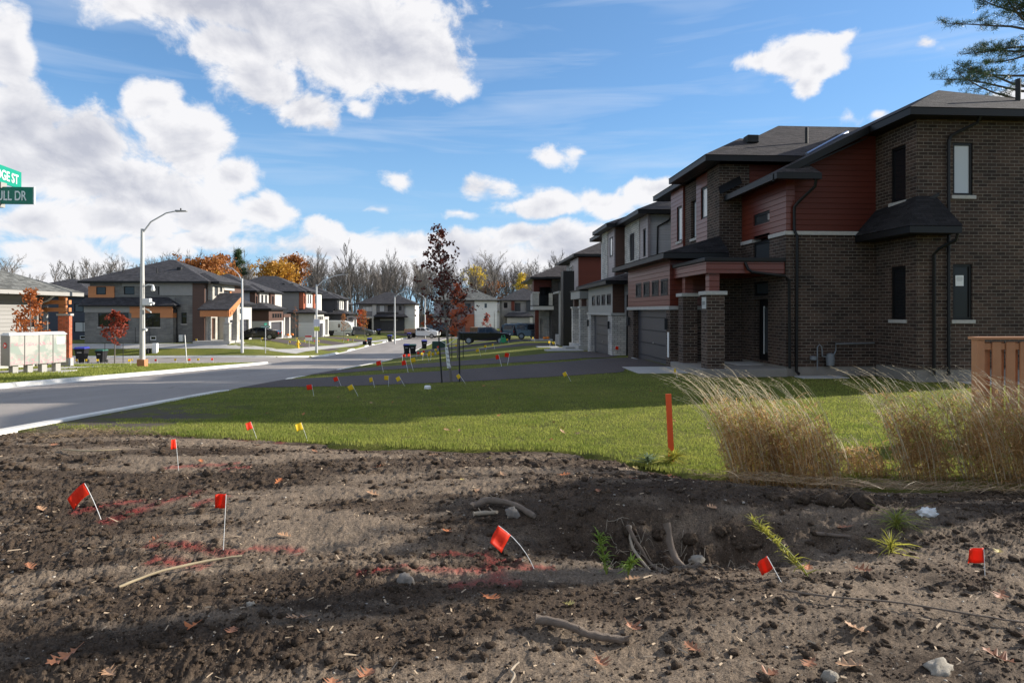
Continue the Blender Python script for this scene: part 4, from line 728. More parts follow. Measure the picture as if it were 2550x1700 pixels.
def lumps(name, n, rmin, rmax, m, yr=(1.5, 9.8), flat=.65, pw=2.5, clump=1., small=True):
    y = np.exp(rng.uniform(math.log(yr[0]), math.log(yr[1]), n*2)); x = rng.uniform(-.95, 1.2, n*2)*(y+.2)
    k = (x > -6.8) & (y < edge_y(x)-.05) & ((rng.random(n*2) > .6*np.clip((3.35+.12*x-y)/.35, 0, 1)) | (clump == 0)) & (fbm(x*.45+3, y*2.0+8, 1.3, 4, .62)*5.5+.3 < 1.15-clump*rng.random(n*2)*.9); x, y = x[k][:n], y[k][:n]; n = len(x)
    r = (rmin+(rmax-rmin)*rng.random(n)**pw)*(.55+.12*y); BV, BF = (ICV, ICF) if small else (IV, np.array(IF)); nb_ = len(BV)
    q = BV[None]*(1+.24*rng.standard_normal((n, nb_, 1)))*np.stack([np.ones(n), rng.uniform(.6, 1, n), flat*rng.uniform(.55, 1.25, n)], 1)[:, None]*r[:, None, None]
    a = rng.uniform(0, 6.28, n); ca, sa = np.cos(a)[:, None], np.sin(a)[:, None]; q = np.stack([q[..., 0]*ca-q[..., 1]*sa, q[..., 0]*sa+q[..., 1]*ca, q[..., 2]], 2)
    q += np.stack([x, y, soil_zv(x, y)+r*.12], 1)[:, None]
    me = npmesh(name, q.reshape(-1, 3), (BF[None]+(np.arange(n)*nb_)[:, None, None]).reshape(-1, 3)); return tag(link(name, me, m), kind='stuff')
tag(lumps('soil_crumbs', 34000, .002, .012, M['dirt'], pw=2), 'fine dark crumbs of soil covering the bare ground')
tag(lumps('soil_clods', 4600, .008, .034, M['dirt'], pw=2.4, small=False), 'crumbly lumps of dark soil scattered over the bare ground')
tag(lumps('pebbles', 1700, .002, .012, plain('pebble', (.34, .30, .25), .8, var=.4, sc=20), pw=3, clump=0), 'small pale pebbles and chips scattered in the soil')
Vs, Fs, o = [], [], 0
for i in range(2600):                                  # wood chips, bits of straw and bark
    y = math.exp(rng.uniform(math.log(1.7), math.log(9.6))); x = rng.uniform(-.95, 1.15)*(y+.2)
    if x < -6.8 or y > float(edge_y(x))-.1: continue
    a = rng.uniform(0, 6.28); L = rng.uniform(.004, .022)*(.6+.09*y)*(2.6 if rng.random() < .06 else 1); w = min(L*rng.uniform(.1, .45), .006*(.6+.09*y)); z = soil_z(x, y)+.006+.2*w; c_, s_ = math.cos(a), math.sin(a); tz = rng.uniform(-.3, .3)*L
    for (u, v, h) in ((-L, -w, -tz), (L, -w*.6, tz), (L*.9, w, tz+.003), (-L*.8, w*.7, -tz+.004)): Vs.append((x+u*c_-v*s_, y+u*s_+v*c_, z+max(h, -.005)))
    Fs.append((o, o+1, o+2, o+3)); o += 4
tag(link('wood_chips', npmesh('wood_chips', np.array(Vs), np.array(Fs)), plain('wood_chip', (.40, .30, .20), .85, var=.5, sc=6)), 'small wood chips, bark bits and straw scattered over the soil', kind='stuff')
# larger stones as single things
def stone(x, y, r, lbl, m, flat=.6, sx=1.):
    q = IV2*(1+np.array([fbm(v[0]*1.3+x*7+5+v[2]*.7, v[1]*1.3+v[2]+y*3, 1.7, 4, .7) for v in IV2])[:, None]*1.5); q = q*np.array([sx, .8, flat])*r
    me = npmesh('stone', q+np.array([0, 0, r*flat*.35]), np.array(IF2), True); o = link('stone', me, m); o.location = (x, y, soil_z(x, y)); o.rotation_euler[2] = x*9; return tag(o, lbl, 'stone', 'stones lying in the soil')
stm = plain('field_stone', (.24, .21, .18), .9, var=.35, sc=18, bmp=.006); stp = plain('pale_field_stone', (.31, .275, .225), .9, var=.3, sc=20, bmp=.005)
stone(2.16, 2.86, .058, 'pale rough double lump of stone near the lower right corner', stp, .6, 1.4); stone(1.62, 2.84, .038, 'small pale upright stone left of the rough double lump', stp, .9)
stone(-1.26, 3.72, .03, 'white pebble just above the long shadow on the left', stp); stone(.32, 5.25, .05, 'brown stone beside the curved branch above the diamond flag', stm, .9)
stone(1.72, 4.85, .06, 'flat pale stone inside the hollow behind the green weed', stp, .5); stone(-.42, 4.02, .05, 'muddy stone at the left end of the red paint stripe', stm, .8)
for k, (x, y, r) in enumerate(((3.1, 5.35, .105), (2.87, 5.43, .08), (3.32, 5.3, .10), (2.66, 5.55, .065))): stone(x, y, r, ['big dark clod in the heap below the tall grass', 'second dark clod in the heap below the tall grass, left of the biggest', 'rightmost dark clod of the heap below the tall grass', 'smallest dark clod at the left end of the heap below the tall grass'][k], M['dirt'], .7, 1.2)
_k = 0
for (x, y, r) in ((1.0, 5.05, .05), (1.25, 5.1, .065), (1.5, 5.12, .06), (1.72, 5.02, .055), (1.1, 4.9, .035), (1.85, 4.85, .045), (.8, 4.95, .04), (1.4, 4.7, .035), (2.0, 5.1, .05)):
    stone(x, y, r, 'dark soil clod breaking out of the bank of the hollow', M['dirt'], .8, 1.15)
for o_ in [q for q in SC.objects if q.get('label') == 'dark soil clod breaking out of the bank of the hollow']: o_['category'] = 'clod'; o_['group'] = 'soil clods in the bank of the hollow'
# sticks and roots
bark = plain('bark', (.19, .145, .11), .9, var=.35, sc=25, bmp=.006); straw = plain('dry_stalk', (.42, .33, .20), .8, var=.25, sc=9); barkl = plain('pale_stick', (.33, .27, .20), .9, var=.3, sc=22)
def stick(pts, r, m, lbl, cat='stick'):
    K = [Vector((x, y, soil_z(x, y)+h)) for x, y, h in pts]; r_ = random.Random(int(pts[0][0]*1000)); P_ = []; m_ = len(K)-1
    for i in range(m_*5+1):
        u = i/5; j = min(int(u), m_-1); f = u-j; a_, b_, c_, d_ = K[max(j-1, 0)], K[j], K[j+1], K[min(j+2, m_)]
        P_.append(.5*((2*b_)+(c_-a_)*f+(2*a_-5*b_+4*c_-d_)*f*f+(3*b_-a_-3*c_+d_)*f**3)+Vector((r_.gauss(0, r*.10), r_.gauss(0, r*.10), r_.gauss(0, r*.08))))
    rs = [r*(1-.3*i/len(P_))*r_.uniform(.80, 1.16) for i in range(len(P_))]; mb_ = MB()
    if r > .012:
        for q in range(2): c_ = P_[r_.randrange(2, len(P_)-2)]; mb_.tube([c_, c_+Vector((r_.uniform(-.05, .05), r_.uniform(-.05, .05), r*1.6))], [r*.35, r*.12], 5)
    return tag(mb_.tube(P_, rs, 9).obj('stick' if cat == 'stick' else cat, m, None, True), lbl, cat, 'sticks and roots on the soil')
stick([(.33, 3.42, .035), (.45, 3.38, .04), (.60, 3.32, .035), (.72, 3.29, .03), (.80, 3.28, .03)], .024, bark, 'thick broken stick lying near the bottom centre')
stick([(-.02, 5.45, .03), (.15, 5.5, .05), (.35, 5.35, .04), (.5, 5.2, .02)], .03, bark, 'curved dark branch just above the diamond shaped flag'); stick([(.0, 5.3, .03), (.12, 5.32, .03), (.2, 5.28, .03)], .02, barkl, 'short pale stick in front of the curved dark branch')
stick([(-2.15, 4.05, .01), (-2.0, 4.2, .03), (-1.75, 4.36, .04), (-1.55, 4.42, .04)], .010, straw, 'long thin pale stalk left of the paint marks')
stick([(1.85, 3.72, .02), (2.05, 3.6, .03), (2.4, 3.5, .03), (2.7, 3.38, .03), (3.0, 3.3, .02), (3.25, 3.25, .03), (3.42, 3.32, .05), (3.5, 3.42, .07)], .006, bark, 'long thin wavy root near the lower right corner')
stick([(.16, 2.9, .01), (.19, 2.96, .03), (.18, 3.02, .02), (.22, 3.1, .02)], .007, barkl, 'small forked twig left of the thick broken stick')
stick([(1.2, 4.95, .16), (1.28, 4.9, .05), (1.36, 4.8, .03), (1.4, 4.55, .02)], .016, bark, 'dark root sticking out of the hollow', 'root'); stick([(1.5, 4.9, .25), (1.52, 4.8, .1), (1.55, 4.6, .03), (1.6, 4.45, .01)], .026, bark, 'thick root hanging down the right side of the hollow', 'root')
stick([(1.25, 5.05, .1), (1.22, 4.85, .05), (1.3, 4.6, .03)], .012, barkl, 'thin pale root in the middle of the hollow', 'root'); stick([(2.75, 5.0, .02), (2.95, 4.85, .03)], .014, bark, 'short dark stick below the heap of clods')
stick([(-4.9, 8.0, .02), (-4.5, 7.8, .05), (-4.2, 7.9, .02)], .01, straw, 'thin bent twig at the far left of the soil')
Vs, Fs = MB(), None
for i in range(70):
    x, y = rng.normal(1.4, .3), rng.normal(4.75, .22); a = rng.uniform(0, 6.28); L = rng.uniform(.05, .2); P_ = []
    for t in (0, .35, .7, 1): px, py = x+L*t*math.cos(a), y+L*t*math.sin(a); P_.append((px, py, soil_z(px, py)+.01+.06*math.sin(3.1*t)*rng.random()))
    Vs.tube(P_, .0022, 4)
tag(Vs.obj('rootlets', barkl), 'tangle of fine torn roots in the hollow', kind='stuff')
# fallen oak leaves, one object each
def leafmesh(k):
    r_ = random.Random(k); lv = [(-.62, .012), (-.42, .015), (-.34, .05), (-.27, .22), (-.20, .07), (-.13, .09), (-.02, .36), (.05, .30), (.09, .10), (.14, .09), (.25, .34), (.31, .13), (.36, .10), (.42, .20), (.47, .07), (.56, .01)]
    cu = r_.uniform(.3, 1.2); cv = r_.uniform(.1, .5); V = []; F = []
    for i, (y, w) in enumerate(lv):
        wl, wr = w*r_.uniform(.75, 1.2), w*r_.uniform(.75, 1.2); sk_ = .16*w if w > .15 else 0; zc = cv*y*y
        V += [(-wl, y+sk_+r_.uniform(-.015, .015), zc+cu*wl*wl+r_.uniform(0, .05)*w*4), (0, y, zc), (wr, y+sk_+r_.uniform(-.015, .015), zc+cu*wr*wr+r_.uniform(0, .05)*w*4)]
        if i: o = 3*i; F += [(o-3, o-2, o+1, o), (o-2, o-1, o+2, o+1)]
    me = bpy.data.meshes.new('fallen_leaf'); me.from_pydata(V, [], F); me.update(); return me
def leafmat(n_, c):
    m, t, b = newmat(n_); p = pos(t); setb(t, b, Base_Color=t.mix(t.noise(p, 40, 3), tuple(x*.6 for x in c), tuple(x*1.35 for x in c)), Roughness=.6, Specular_IOR_Level=.4); return m
LC = [('brown', leafmat('brown_leaf', (.30, .125, .06))), ('pale tan', leafmat('tan_leaf', (.42, .24, .13))), ('orange', leafmat('orange_leaf', (.45, .15, .05))), ('yellow', leafmat('yellow_leaf', (.55, .42, .13)))]
LM = [[leafmesh(k*7+j) for j in range(4)] for k in range(4)]
for k in range(4):
    for me in LM[k]: me.materials.append(LC[k][1])
LP_ = [(.63, .37, 0, 0), (-.62, 2.98, 1, 0)]
lf = [(x, y) for x, y in ((-2.08, 2.95), (-1.42, 2.86), (-.5, 3.0), (-.6, 2.8), (.85, 3.38), (1.12, 3.2), (.62, 3.1), (1.0, 4.0), (1.62, 3.0), (1.78, 2.92), (2.05, 3.3), (1.35, 2.88), (2.5, 2.9), (2.85, 3.1), (-2.6, 3.15), (-1.95, 3.2), (-1.7, 3.12), (-.95, 3.55), (-1.25, 3.4), (-1.5, 3.5),
      (.1, 3.75), (.55, 3.65), (2.2, 4.1), (1.95, 4.3), (2.5, 4.0), (3.1, 3.6), (2.9, 4.5), (1.45, 4.65), (1.65, 4.6), (-.1, 6.3), (.3, 6.6), (.9, 6.3), (1.5, 6.0), (-.9, 5.9), (-1.9, 6.4), (-2.5, 6.9), (-3.0, 7.3), (-4.1, 7.4), (-5.2, 8.3), (-3.6, 5.6), (-2.9, 4.4), (-3.1, 4.1), (-2.3, 4.8), (2.3, 6.2), (2.0, 7.1), (1.9, 7.4), (2.2, 7.2), (2.35, 7.3), (.2, 7.6), (-.5, 8.0), (-2.0, 8.3), (-1.4, 4.9), (-.2, 5.0), (.05, 5.9), (-1.0, 6.9), (3.3, 4.7), (3.0, 5.0), (3.6, 4.2), (1.1, 5.6), (2.0, 5.3), (-2.1, 5.6), (-2.8, 8.6))]
for i, (x, y) in enumerate(lf):
    k = random.choice([0, 0, 1, 1, 2, 3]) if i > 16 else random.choice([0, 1, 0]); o = bpy.data.objects.new('fallen_leaf', random.choice(LM[k])); COL.objects.link(o)
    s_ = (random.uniform(.10, .15) if y < 3.6 else random.uniform(.085, .14))*(1 if k != 3 else .6); o.scale = (s_, s_, s_); o.location = (x, y, soil_z(x, y)+.018); o.rotation_euler = (random.uniform(-.28, .28), random.uniform(-.28, .28), random.uniform(0, 6.28))
    where = 'near the bottom edge' if y < 3.3 else ('in the hollow with roots' if 1.1 < x < 1.9 and 4.3 < y < 5 else ('in the shaded soil on the right' if x > 1.6 else ('in the middle of the bare soil' if y < 6 else 'on the soil close to the lawn edge')))
    tag(o, f'{LC[k][0]} fallen oak leaf lying {where}', 'leaf', f'{LC[k][0]} fallen oak leaves {where}')
for i in range(34):
    x, y = random.uniform(-4.5, 5), random.uniform(9.6, 19)
    if i > 22: x, y = random.uniform(0, 4), random.uniform(9.2, 12)
    o = bpy.data.objects.new('fallen_leaf', random.choice(LM[2 if i % 3 else 1])); COL.objects.link(o); s_ = random.uniform(.06, .11); o.scale = (s_,)*3; o.location = (x, y, ground(x, y)+.05); o.rotation_euler = (random.uniform(-.6, .6), random.uniform(-.6, .6), random.uniform(0, 6))
    tag(o, f"{'orange' if i % 3 else 'pale tan'} fallen leaf lying on the front lawn", 'leaf', f"{'orange' if i % 3 else 'pale tan'} fallen leaves on the front lawn")
# ================================================================ grass blades on the lawn
def grassm(name, c1, c2, tr=.5):
    m, t, b = newmat(name); p = pos(t); n_ = t.noise(p, 1.1, 5, .65); n2 = t.noise(p, 23, 2)
    c = t.mix(t.mr(t.m('ADD', t.m('MULTIPLY', n_, .5), t.m('MULTIPLY', n2, .5)), .35, .65), c1, c2); setb(t, b, Base_Color=c, Roughness=.55, Specular_IOR_Level=.3)
    tl = t.n('ShaderNodeBsdfTranslucent', {0: c}); mx = t.n('ShaderNodeMixShader', {0: tr}); t.nt.links.new(b.outputs[0], mx.inputs[1]); t.nt.links.new(tl.outputs[0], mx.inputs[2])
    t.nt.links.new(mx.outputs[0], m.node_tree.nodes['Material Output'].inputs[0]); return m
M['blade'] = grassm('grass_blades', (.125, .185, .026), (.42, .42, .10))
def blades(name, X, Y, H, Wd, lean=.35, zf=None):
    n = len(X); Z = (zf(X, Y) if zf else lawn_z(X, Y)); a = rng.uniform(0, 2*np.pi, n); b = rng.uniform(0, 2*np.pi, n); L = H*lean*rng.random(n)
    dx, dy = np.cos(a)*Wd, np.sin(a)*Wd
    V = np.stack([np.stack([X-dx, Y-dy, Z-.01], 1), np.stack([X+dx, Y+dy, Z-.01], 1), np.stack([X+np.cos(b)*L, Y+np.sin(b)*L, Z+H], 1)], 1).reshape(-1, 3)
    return npmesh(name, V, np.arange(3*n).reshape(-1, 3))
NB = 520000
u_ = rng.random(NB); Yb = 1/(1/6.6+u_*(1/34-1/6.6)); Xb = rng.uniform(-1.0, 1.15, NB)*Yb*.95
okm = (Xb > -6.85) & (Xb < 17) & (Yb > edge_y(Xb)-.10+.42*rng.random(NB)**2.2)
dn = np.interp(Xb, [-7, -3.8, 0, 4.9, 5.4, 7.1], [19.5, 18.9, 19.4, 20.8, 22.5, 22.6]); df = np.interp(Xb, [-7, -1, 4.3, 7], [24.2, 24.7, 26.3, 29]); d2n = np.interp(Xb, [-7, -3, 4, 6.2], [27.7, 28.4, 27.6, 29]); 
okm &= ~((Yb > dn) & (Yb < df)) & ~((Yb > d2n)) & ~((Xb > 5.2) & (Yb > 19)) & ~((Xb > 6.9) & (Yb > 18.5)) & ~((Xb > 12.4) & (Yb > 16.8))
okm &= ~((Xb < -4.4) & (Yb < 14.5) & (fbm(Xb, Yb, 1.5, 3) > -.08))
okm &= ~((fbm(Xb+40, Yb, 3., 3) > .17) & (rng.random(NB) < .7))
Xb, Yb = Xb[okm], Yb[okm]; H = (.018+.022*rng.random(len(Xb)))*(1+.3*fbm(Xb, Yb, .8, 2)*2); H = np.where(Yb < edge_y(Xb)+.35, H*1.25, H)
tag(link('lawn_grass', blades('lawn_grass', Xb, Yb, H, .0016+.00042*Yb), M['blade']), 'short green lawn grass in front of the brick house', kind='stuff')
# sparse grass on the left boulevard and far verges
Yf = rng.uniform(14, 56, 60000); Xf = np.where(rng.random(60000) < .6, rng.uniform(-20.5, -15.9, 60000), rng.uniform(-30, -22.2, 60000)); k_ = ~((Yf > 48) & (Xf > -22)) & ~((Xf < -23) & (Yf < 38.5)) & (Yf < 53.6); Xf, Yf = Xf[k_], Yf[k_]
tag(link('verge_grass', blades('verge_grass', Xf, Yf, .06+.05*rng.random(len(Xf)), .012+.0006*Yf), M['blade']), 'grass on the verge across the street', kind='stuff')
# ================================================================ tall dry grass clumps
pl1 = grassm('pale_seed_stalk', (.52, .42, .27), (.72, .62, .44), .4); pl2 = grassm('rusty_dry_leaves', (.27, .125, .05), (.74, .50, .22), .5); pl3 = grassm('yellow_green_leaves', (.32, .30, .04), (.42, .40, .08), .45)
def ribbon(Vs, Fs, pts, w, o):
    n = len(pts); side = rng.standard_normal(3); side[2] *= .3; side /= np.linalg.norm(side)
    for i, p in enumerate(pts):
        ww = w*(1-i/(n-1))**.6+.0006; Vs.append(p-side*ww); Vs.append(p+side*ww)
    for i in range(n-1): Fs.append((o+2*i, o+2*i+1, o+2*i+3, o+2*i+2))
    return o+2*n
def clump(x0, y0, rx, ry, n, h, lbl, lean=-.43, plume=1., nl=2200):
    n = int(n*.5); nl = int(nl*.85); h *= 1.1
    t_ = thing('tall_grass', lbl, 'grass clump', (x0, y0, gz(x0, y0)), 'clumps of tall dry grass')
    Vs, Fs, o = [], [], 0; Vl, Fl, ol = [], [], 0; Vy, Fy, oy = [], [], 0
    for i in range(n):
        a, r = rng.uniform(0, 6.28), math.sqrt(rng.random()); x, y = x0+rx*r*math.cos(a), y0+ry*r*math.sin(a); z = gz(x, y)-.02
        hh = h*(1.16-.62*rng.random()**1.6); l = lean*rng.uniform(.6, 1.6); k = rng.uniform(-.1, .1)
        P_ = [np.array([x+l*hh*(.45*t+.55*t**2.6)+.02*math.sin(5*t+a), y+k*hh*t*t, z+hh*(t-.16*t**5)]) for t in np.linspace(0, 1, 8)]
        o = ribbon(Vs, Fs, P_, .0042, o)
        if rng.random() < plume:                       # feathery seed head along the drooping tip
            for j in range(4):
                q = P_[6]+(P_[7]-P_[6])*(j/4.); d = np.array([l*.08+rng.normal(0, .012), rng.normal(0, .02), rng.uniform(-.01, .03)]); o = ribbon(Vs, Fs, [q, q+d*.6, q+d+np.array([0, 0, -.012])], .0024, o)
    for i in range(nl):                                # curled leaves massed in the lower half
        a, r = rng.uniform(0, 6.28), math.sqrt(rng.random())*1.05; t = rng.beta(1.3, 1.5)*.66*(.75+.5*rng.random()); x, y = x0+rx*r*math.cos(a)+lean*h*t**1.6*.9, y0+ry*r*math.sin(a); z = gz(x0+rx*.3*math.cos(a), y0)+h*t
        d = rng.standard_normal(3)*np.array([.05, .05, .035]); q = np.array([x, y, z]); P_ = [q, q+d*.6+[0, 0, .02], q+d*1.2+rng.standard_normal(3)*.012, q+d*1.3+[0, 0, -.03]]
        if rng.random() < (.06+.45*max(0, t-.33)*2): oy = ribbon(Vy, Fy, P_, .0045, oy)
        else: ol = ribbon(Vl, Fl, P_, .0058, ol)
    for nm_, V, F, m in (('stalks', Vs, Fs, pl1), ('dry_leaves', Vl, Fl, pl2), ('yellow_leaves', Vy, Fy, pl3)):
        if F: link(nm_, npmesh(nm_, np.array(V), np.array(F)), m, t_)
clump(3.28, 7.25, .32, .25, 230, 1.28, 'left tall dry grass clump right of the orange stake', nl=3400); clump(3.85, 7.15, .38, .28, 230, 1.22, 'second tall dry grass clump from the orange stake, leaning on the first', nl=3400)
clump(5.35, 7.3, .3, .25, 170, 1.28, 'middle tall dry grass clump standing alone before the bright lawn', nl=2600); clump(6.15, 7.2, .42, .3, 230, 1.30, 'tall dry grass clump right in front of the fence corner', nl=3400)
clump(6.9, 7.0, .5, .35, 210, 1.25, 'rightmost tall dry grass clump cut by the edge of the photo', nl=3200); clump(4.75, 7.5, .25, .2, 60, .5, 'short green and brown tuft between the tall grass clumps', nl=700, plume=.2)
# fallen straw
Vs, Fs, o = [], [], 0
for i in range(1100):
    x, y = rng.uniform(2.6, 8), 6.6+rng.normal(0, .42); x += rng.normal(0, .15); a = rng.normal(.1, .75)+(math.pi if rng.random() < .5 else 0); L = rng.uniform(.25, .9); z0 = rng.uniform(.01, .10)
    P_ = []
    for t in np.linspace(0, 1, 5): px, py = x+L*t*math.cos(a), y+L*t*math.sin(a)*.55; P_.append(np.array([px, py, float(dirt_base(px, py))+.04+z0*math.sin(3.1*t)+.02]))
    o = ribbon(Vs, Fs, P_, .0028, o)
for i in range(260):
    x, y = rng.normal(-5.2, .5), rng.normal(9.2, .35); a = rng.uniform(0, 6.28); P_ = [np.array([x+.3*t*math.cos(a), y+.3*t*math.sin(a), float(dirt_base(x, y))+.05+.05*math.sin(3*t)]) for t in np.linspace(0, 1, 4)]; o = ribbon(Vs, Fs, P_, .003, o)
tag(link('fallen_straw', npmesh('fallen_straw', np.array(Vs), np.array(Fs)), grassm('brown_straw', (.17, .11, .06), (.36, .26, .15), .2)), 'matted fallen straw along the lower edge of the tall grass', kind='stuff')
z_ = gz(3.75, 5.1); q_ = IV2*np.array([.07, .05, .04])*(1+.5*rng.standard_normal((len(IV2), 1))*.5); tag(link('crumpled_paper', npmesh('crumpled_paper', q_+np.array([3.75, 5.1, z_+.03]), np.array(IF2)), M['whitem']), 'crumpled white paper scrap on the soil below the rightmost grass', 'litter')
# small green weeds
def weed(x, y, h, lbl, lean, m=None, n=60, w=.006, spread=.09):
    t_ = thing('weed', lbl, 'weed', (x, y, gz(x, y))); Vs, Fs, o = [], [], 0; z = gz(x, y)
    st = [np.array([x+lean[0]*t**1.3, y+lean[1]*t, z+h*(t-.1*t*t)]) for t in np.linspace(0, 1, 8)]; MB().tube([tuple(p) for p in st], .005, 6).obj('stem', M['blade'], t_)
    for i in range(n):
        q = st[0]+(st[-1]-st[0])*rng.random()**.8; d = rng.standard_normal(3)*spread*np.array([1, 1, .4])+[0, 0, .02]; o = ribbon(Vs, Fs, [q, q+d*.6+[0, 0, .015], q+d], w, o)
    link('leaves', npmesh('leaves', np.array(Vs), np.array(Fs)), m or M['weed'], t_)
M['weed'] = grassm('weed_leaf', (.16, .26, .03), (.33, .42, .07), .4)
weed(.87, 4.15, .25, 'bright green leafy weed at the left rim of the hollow', (-.03, .1), n=110, spread=.04, w=.004); weed(1.0, 4.1, .10, 'low green tuft beside the taller leafy weed', (.02, 0), n=50, spread=.05)
weed(2.12, 3.95, .34, 'leaning yellow green weed with dry flower heads behind the right red flag', (-.28, .2), pl3, 150, .004, .045); weed(2.48, 8.05, .12, 'spiky yellow green weed at the foot of the orange stake', (.1, 0), pl3, 90, .012, .14); weed(2.2, 8.0, .1, 'grey green weed left of the orange stake', (0, 0), grassm('grey_weed', (.18, .24, .12), (.3, .36, .2), .2), 70, .012, .1)
weed(3.35, 4.9, .12, 'dull green grassy weed above the far right red flag', (0, 0), M['blade'], 120, .004, .12); weed(3.0, 4.45, .08, 'low yellowish weed left of the far right red flag', (0, 0), pl3, 70, .004, .1)
# ================================================================ trees
def branchy(seed, h, r0, levels=4, spread=.45, up=.6, nb=(5, 4, 4, 3), start=.3, tw=.012, lr=.52):
    r_ = random.Random(seed); Vs = []; Fs = []; tips = []
    def tube(P_, ra, rb, n):
        o = len(Vs); k = len(P_)
        for i, p in enumerate(P_):
            d = (P_[min(i+1, k-1)]-P_[max(i-1, 0)]).normalized(); a = d.orthogonal().normalized(); b = d.cross(a); r = ra+(rb-ra)*i/(k-1)
            for j in range(n): an = 6.283*j/n; Vs.append(tuple(p+a*math.cos(an)*r+b*math.sin(an)*r))
        for i in range(k-1):
            for j in range(n): x, y = o+i*n+j, o+i*n+(j+1) % n; Fs.append((x, y, y+n, x+n))
    def grow(p, d, L, r, lv):
        k = 5 if lv == 0 else 3; P_ = [p.copy()]; dd = d.copy()
        for i in range(k): dd = (dd+Vector((r_.gauss(0, .09), r_.gauss(0, .09), .05*up))).normalized(); P_.append(P_[-1]+dd*L/k)
        tube(P_, r, max(r*.35, tw*.5), 6 if lv == 0 else (4 if lv == 1 else 3))
        if lv >= levels: tips.append((P_[-1], dd)); return
        n = nb[lv]
        for i in range(n):
            t = start+(1-start)*(i+r_.random())/n if lv == 0 else .25+.75*(i+r_.random())/n; t = min(t, .99); q = P_[int(t*k)].lerp(P_[min(int(t*k)+1, k)], t*k-int(t*k))
            a = r_.uniform(0, 6.283); e = dd.orthogonal().normalized(); e = Matrix.Rotation(a, 3, dd) @ e; nd = (dd*(1-spread)+e*spread+Vector((0, 0, up*.25))).normalized()
            grow(q, nd, L*lr*(1.15-.5*t if lv == 0 else 1)*r_.uniform(.75, 1.2), max(r*.42, tw*.5), lv+1)
    grow(Vector((0, 0, 0)), Vector((r_.gauss(0, .03), r_.gauss(0, .03), 1)), h, r0, 0)
    return Vs, Fs, tips
def rawmesh(name, V, F):
    me = bpy.data.meshes.new(name); me.from_pydata(V, [], F); me.update(); return me
M['bark'] = plain('grey_brown_bark', (.155, .135, .12), .9, var=.5, sc=.12); M['barkd'] = plain('dark_bark', (.09, .075, .065), .9, var=.3, sc=4)
protos = []
for k in range(9):
    V, F, _ = branchy(40+k, 16+random.random()*3, .22, 3, (.46, .55, .40)[k % 3], .9, (14, 8, 6), .38 if k % 3 else .45, .045, .34); protos.append(rawmesh('bare_tree', V, F)); protos[-1].materials.append(M['bark'])
def tree_base(x, y): return ground(x, y) if y < 140 else -2.4
bt = 0
def bare(x, y, s, lbl, grp='leafless trees of the wood behind the houses', k=None):
    global bt; bt += 1
    o = bpy.data.objects.new('bare_tree', protos[(k if k is not None else random.randrange(9))]); COL.objects.link(o); o.location = (x, y, tree_base(x, y)-.2); o.rotation_euler[2] = random.uniform(0, 6.28); o.scale = (s*random.uniform(.85, 1.1), s*random.uniform(.85, 1.1), s); return tag(o, lbl, 'tree', grp)
for i in range(285):
    y = random.uniform(172, 225); x = random.uniform(-95, 62)*y/190
    bare(x, y, random.uniform(.74, 1.0)*y/195, 'tall leafless tree in the row of the wood beyond the houses')
for i in range(26): y = random.uniform(185, 215); bare(random.uniform(-160, -98)*y/190, y, random.uniform(.78, 1.02), 'leafless tree of the wood above the bungalow roof', 'leafless trees seen above the bungalow')
bare(-38, 160, .95, 'big spreading leafless tree standing before the wood behind the far grey house', None, 2); bare(-30, 164, .92, 'second big leafless tree behind the far grey house', None, 5)
# understorey: one mass nobody could count
Vs, Fs = [], []
for i in range(9500):
    y = random.uniform(178, 235); x = random.uniform(-175, 75)*y/190; h = random.uniform(2, 9)*(1 if random.random() < .6 else 1.7); w = random.uniform(.03, .10); lx = random.gauss(0, h*.12); o = len(Vs)
    Vs += [(x-w, y, -2.6), (x+w, y, -2.6), (x+lx, y+random.gauss(0, .5), -2.6+h)]; Fs.append((o, o+1, o+2))
me = rawmesh('woodland_understorey', Vs, Fs); tag(link('woodland_understorey', me, M['bark']), 'thin stems and brush filling the wood behind the houses', kind='stuff')
def leafcloud(pts, n, size, jit, seed=0, flat=.0):
    g_ = np.random.default_rng(seed); P_ = np.array([list(p) for p in pts]); P_ = P_[g_.integers(0, len(P_), n)]+g_.standard_normal((n, 3))*np.array(jit)
    a = g_.standard_normal((n, 3)); a /= np.linalg.norm(a, axis=1)[:, None]; b = g_.standard_normal((n, 3)); b -= a*(a*b).sum(1)[:, None]; b /= np.linalg.norm(b, axis=1)[:, None]
    s = size*g_.uniform(.6, 1.35, (n, 1)); V = np.stack([P_-a*s*.55, P_-b*s*.42, P_+a*s*.6, P_+b*s*.42+a*s*.1], 1).reshape(-1, 3); return npmesh('crown', V, np.arange(4*n).reshape(-1, 4))
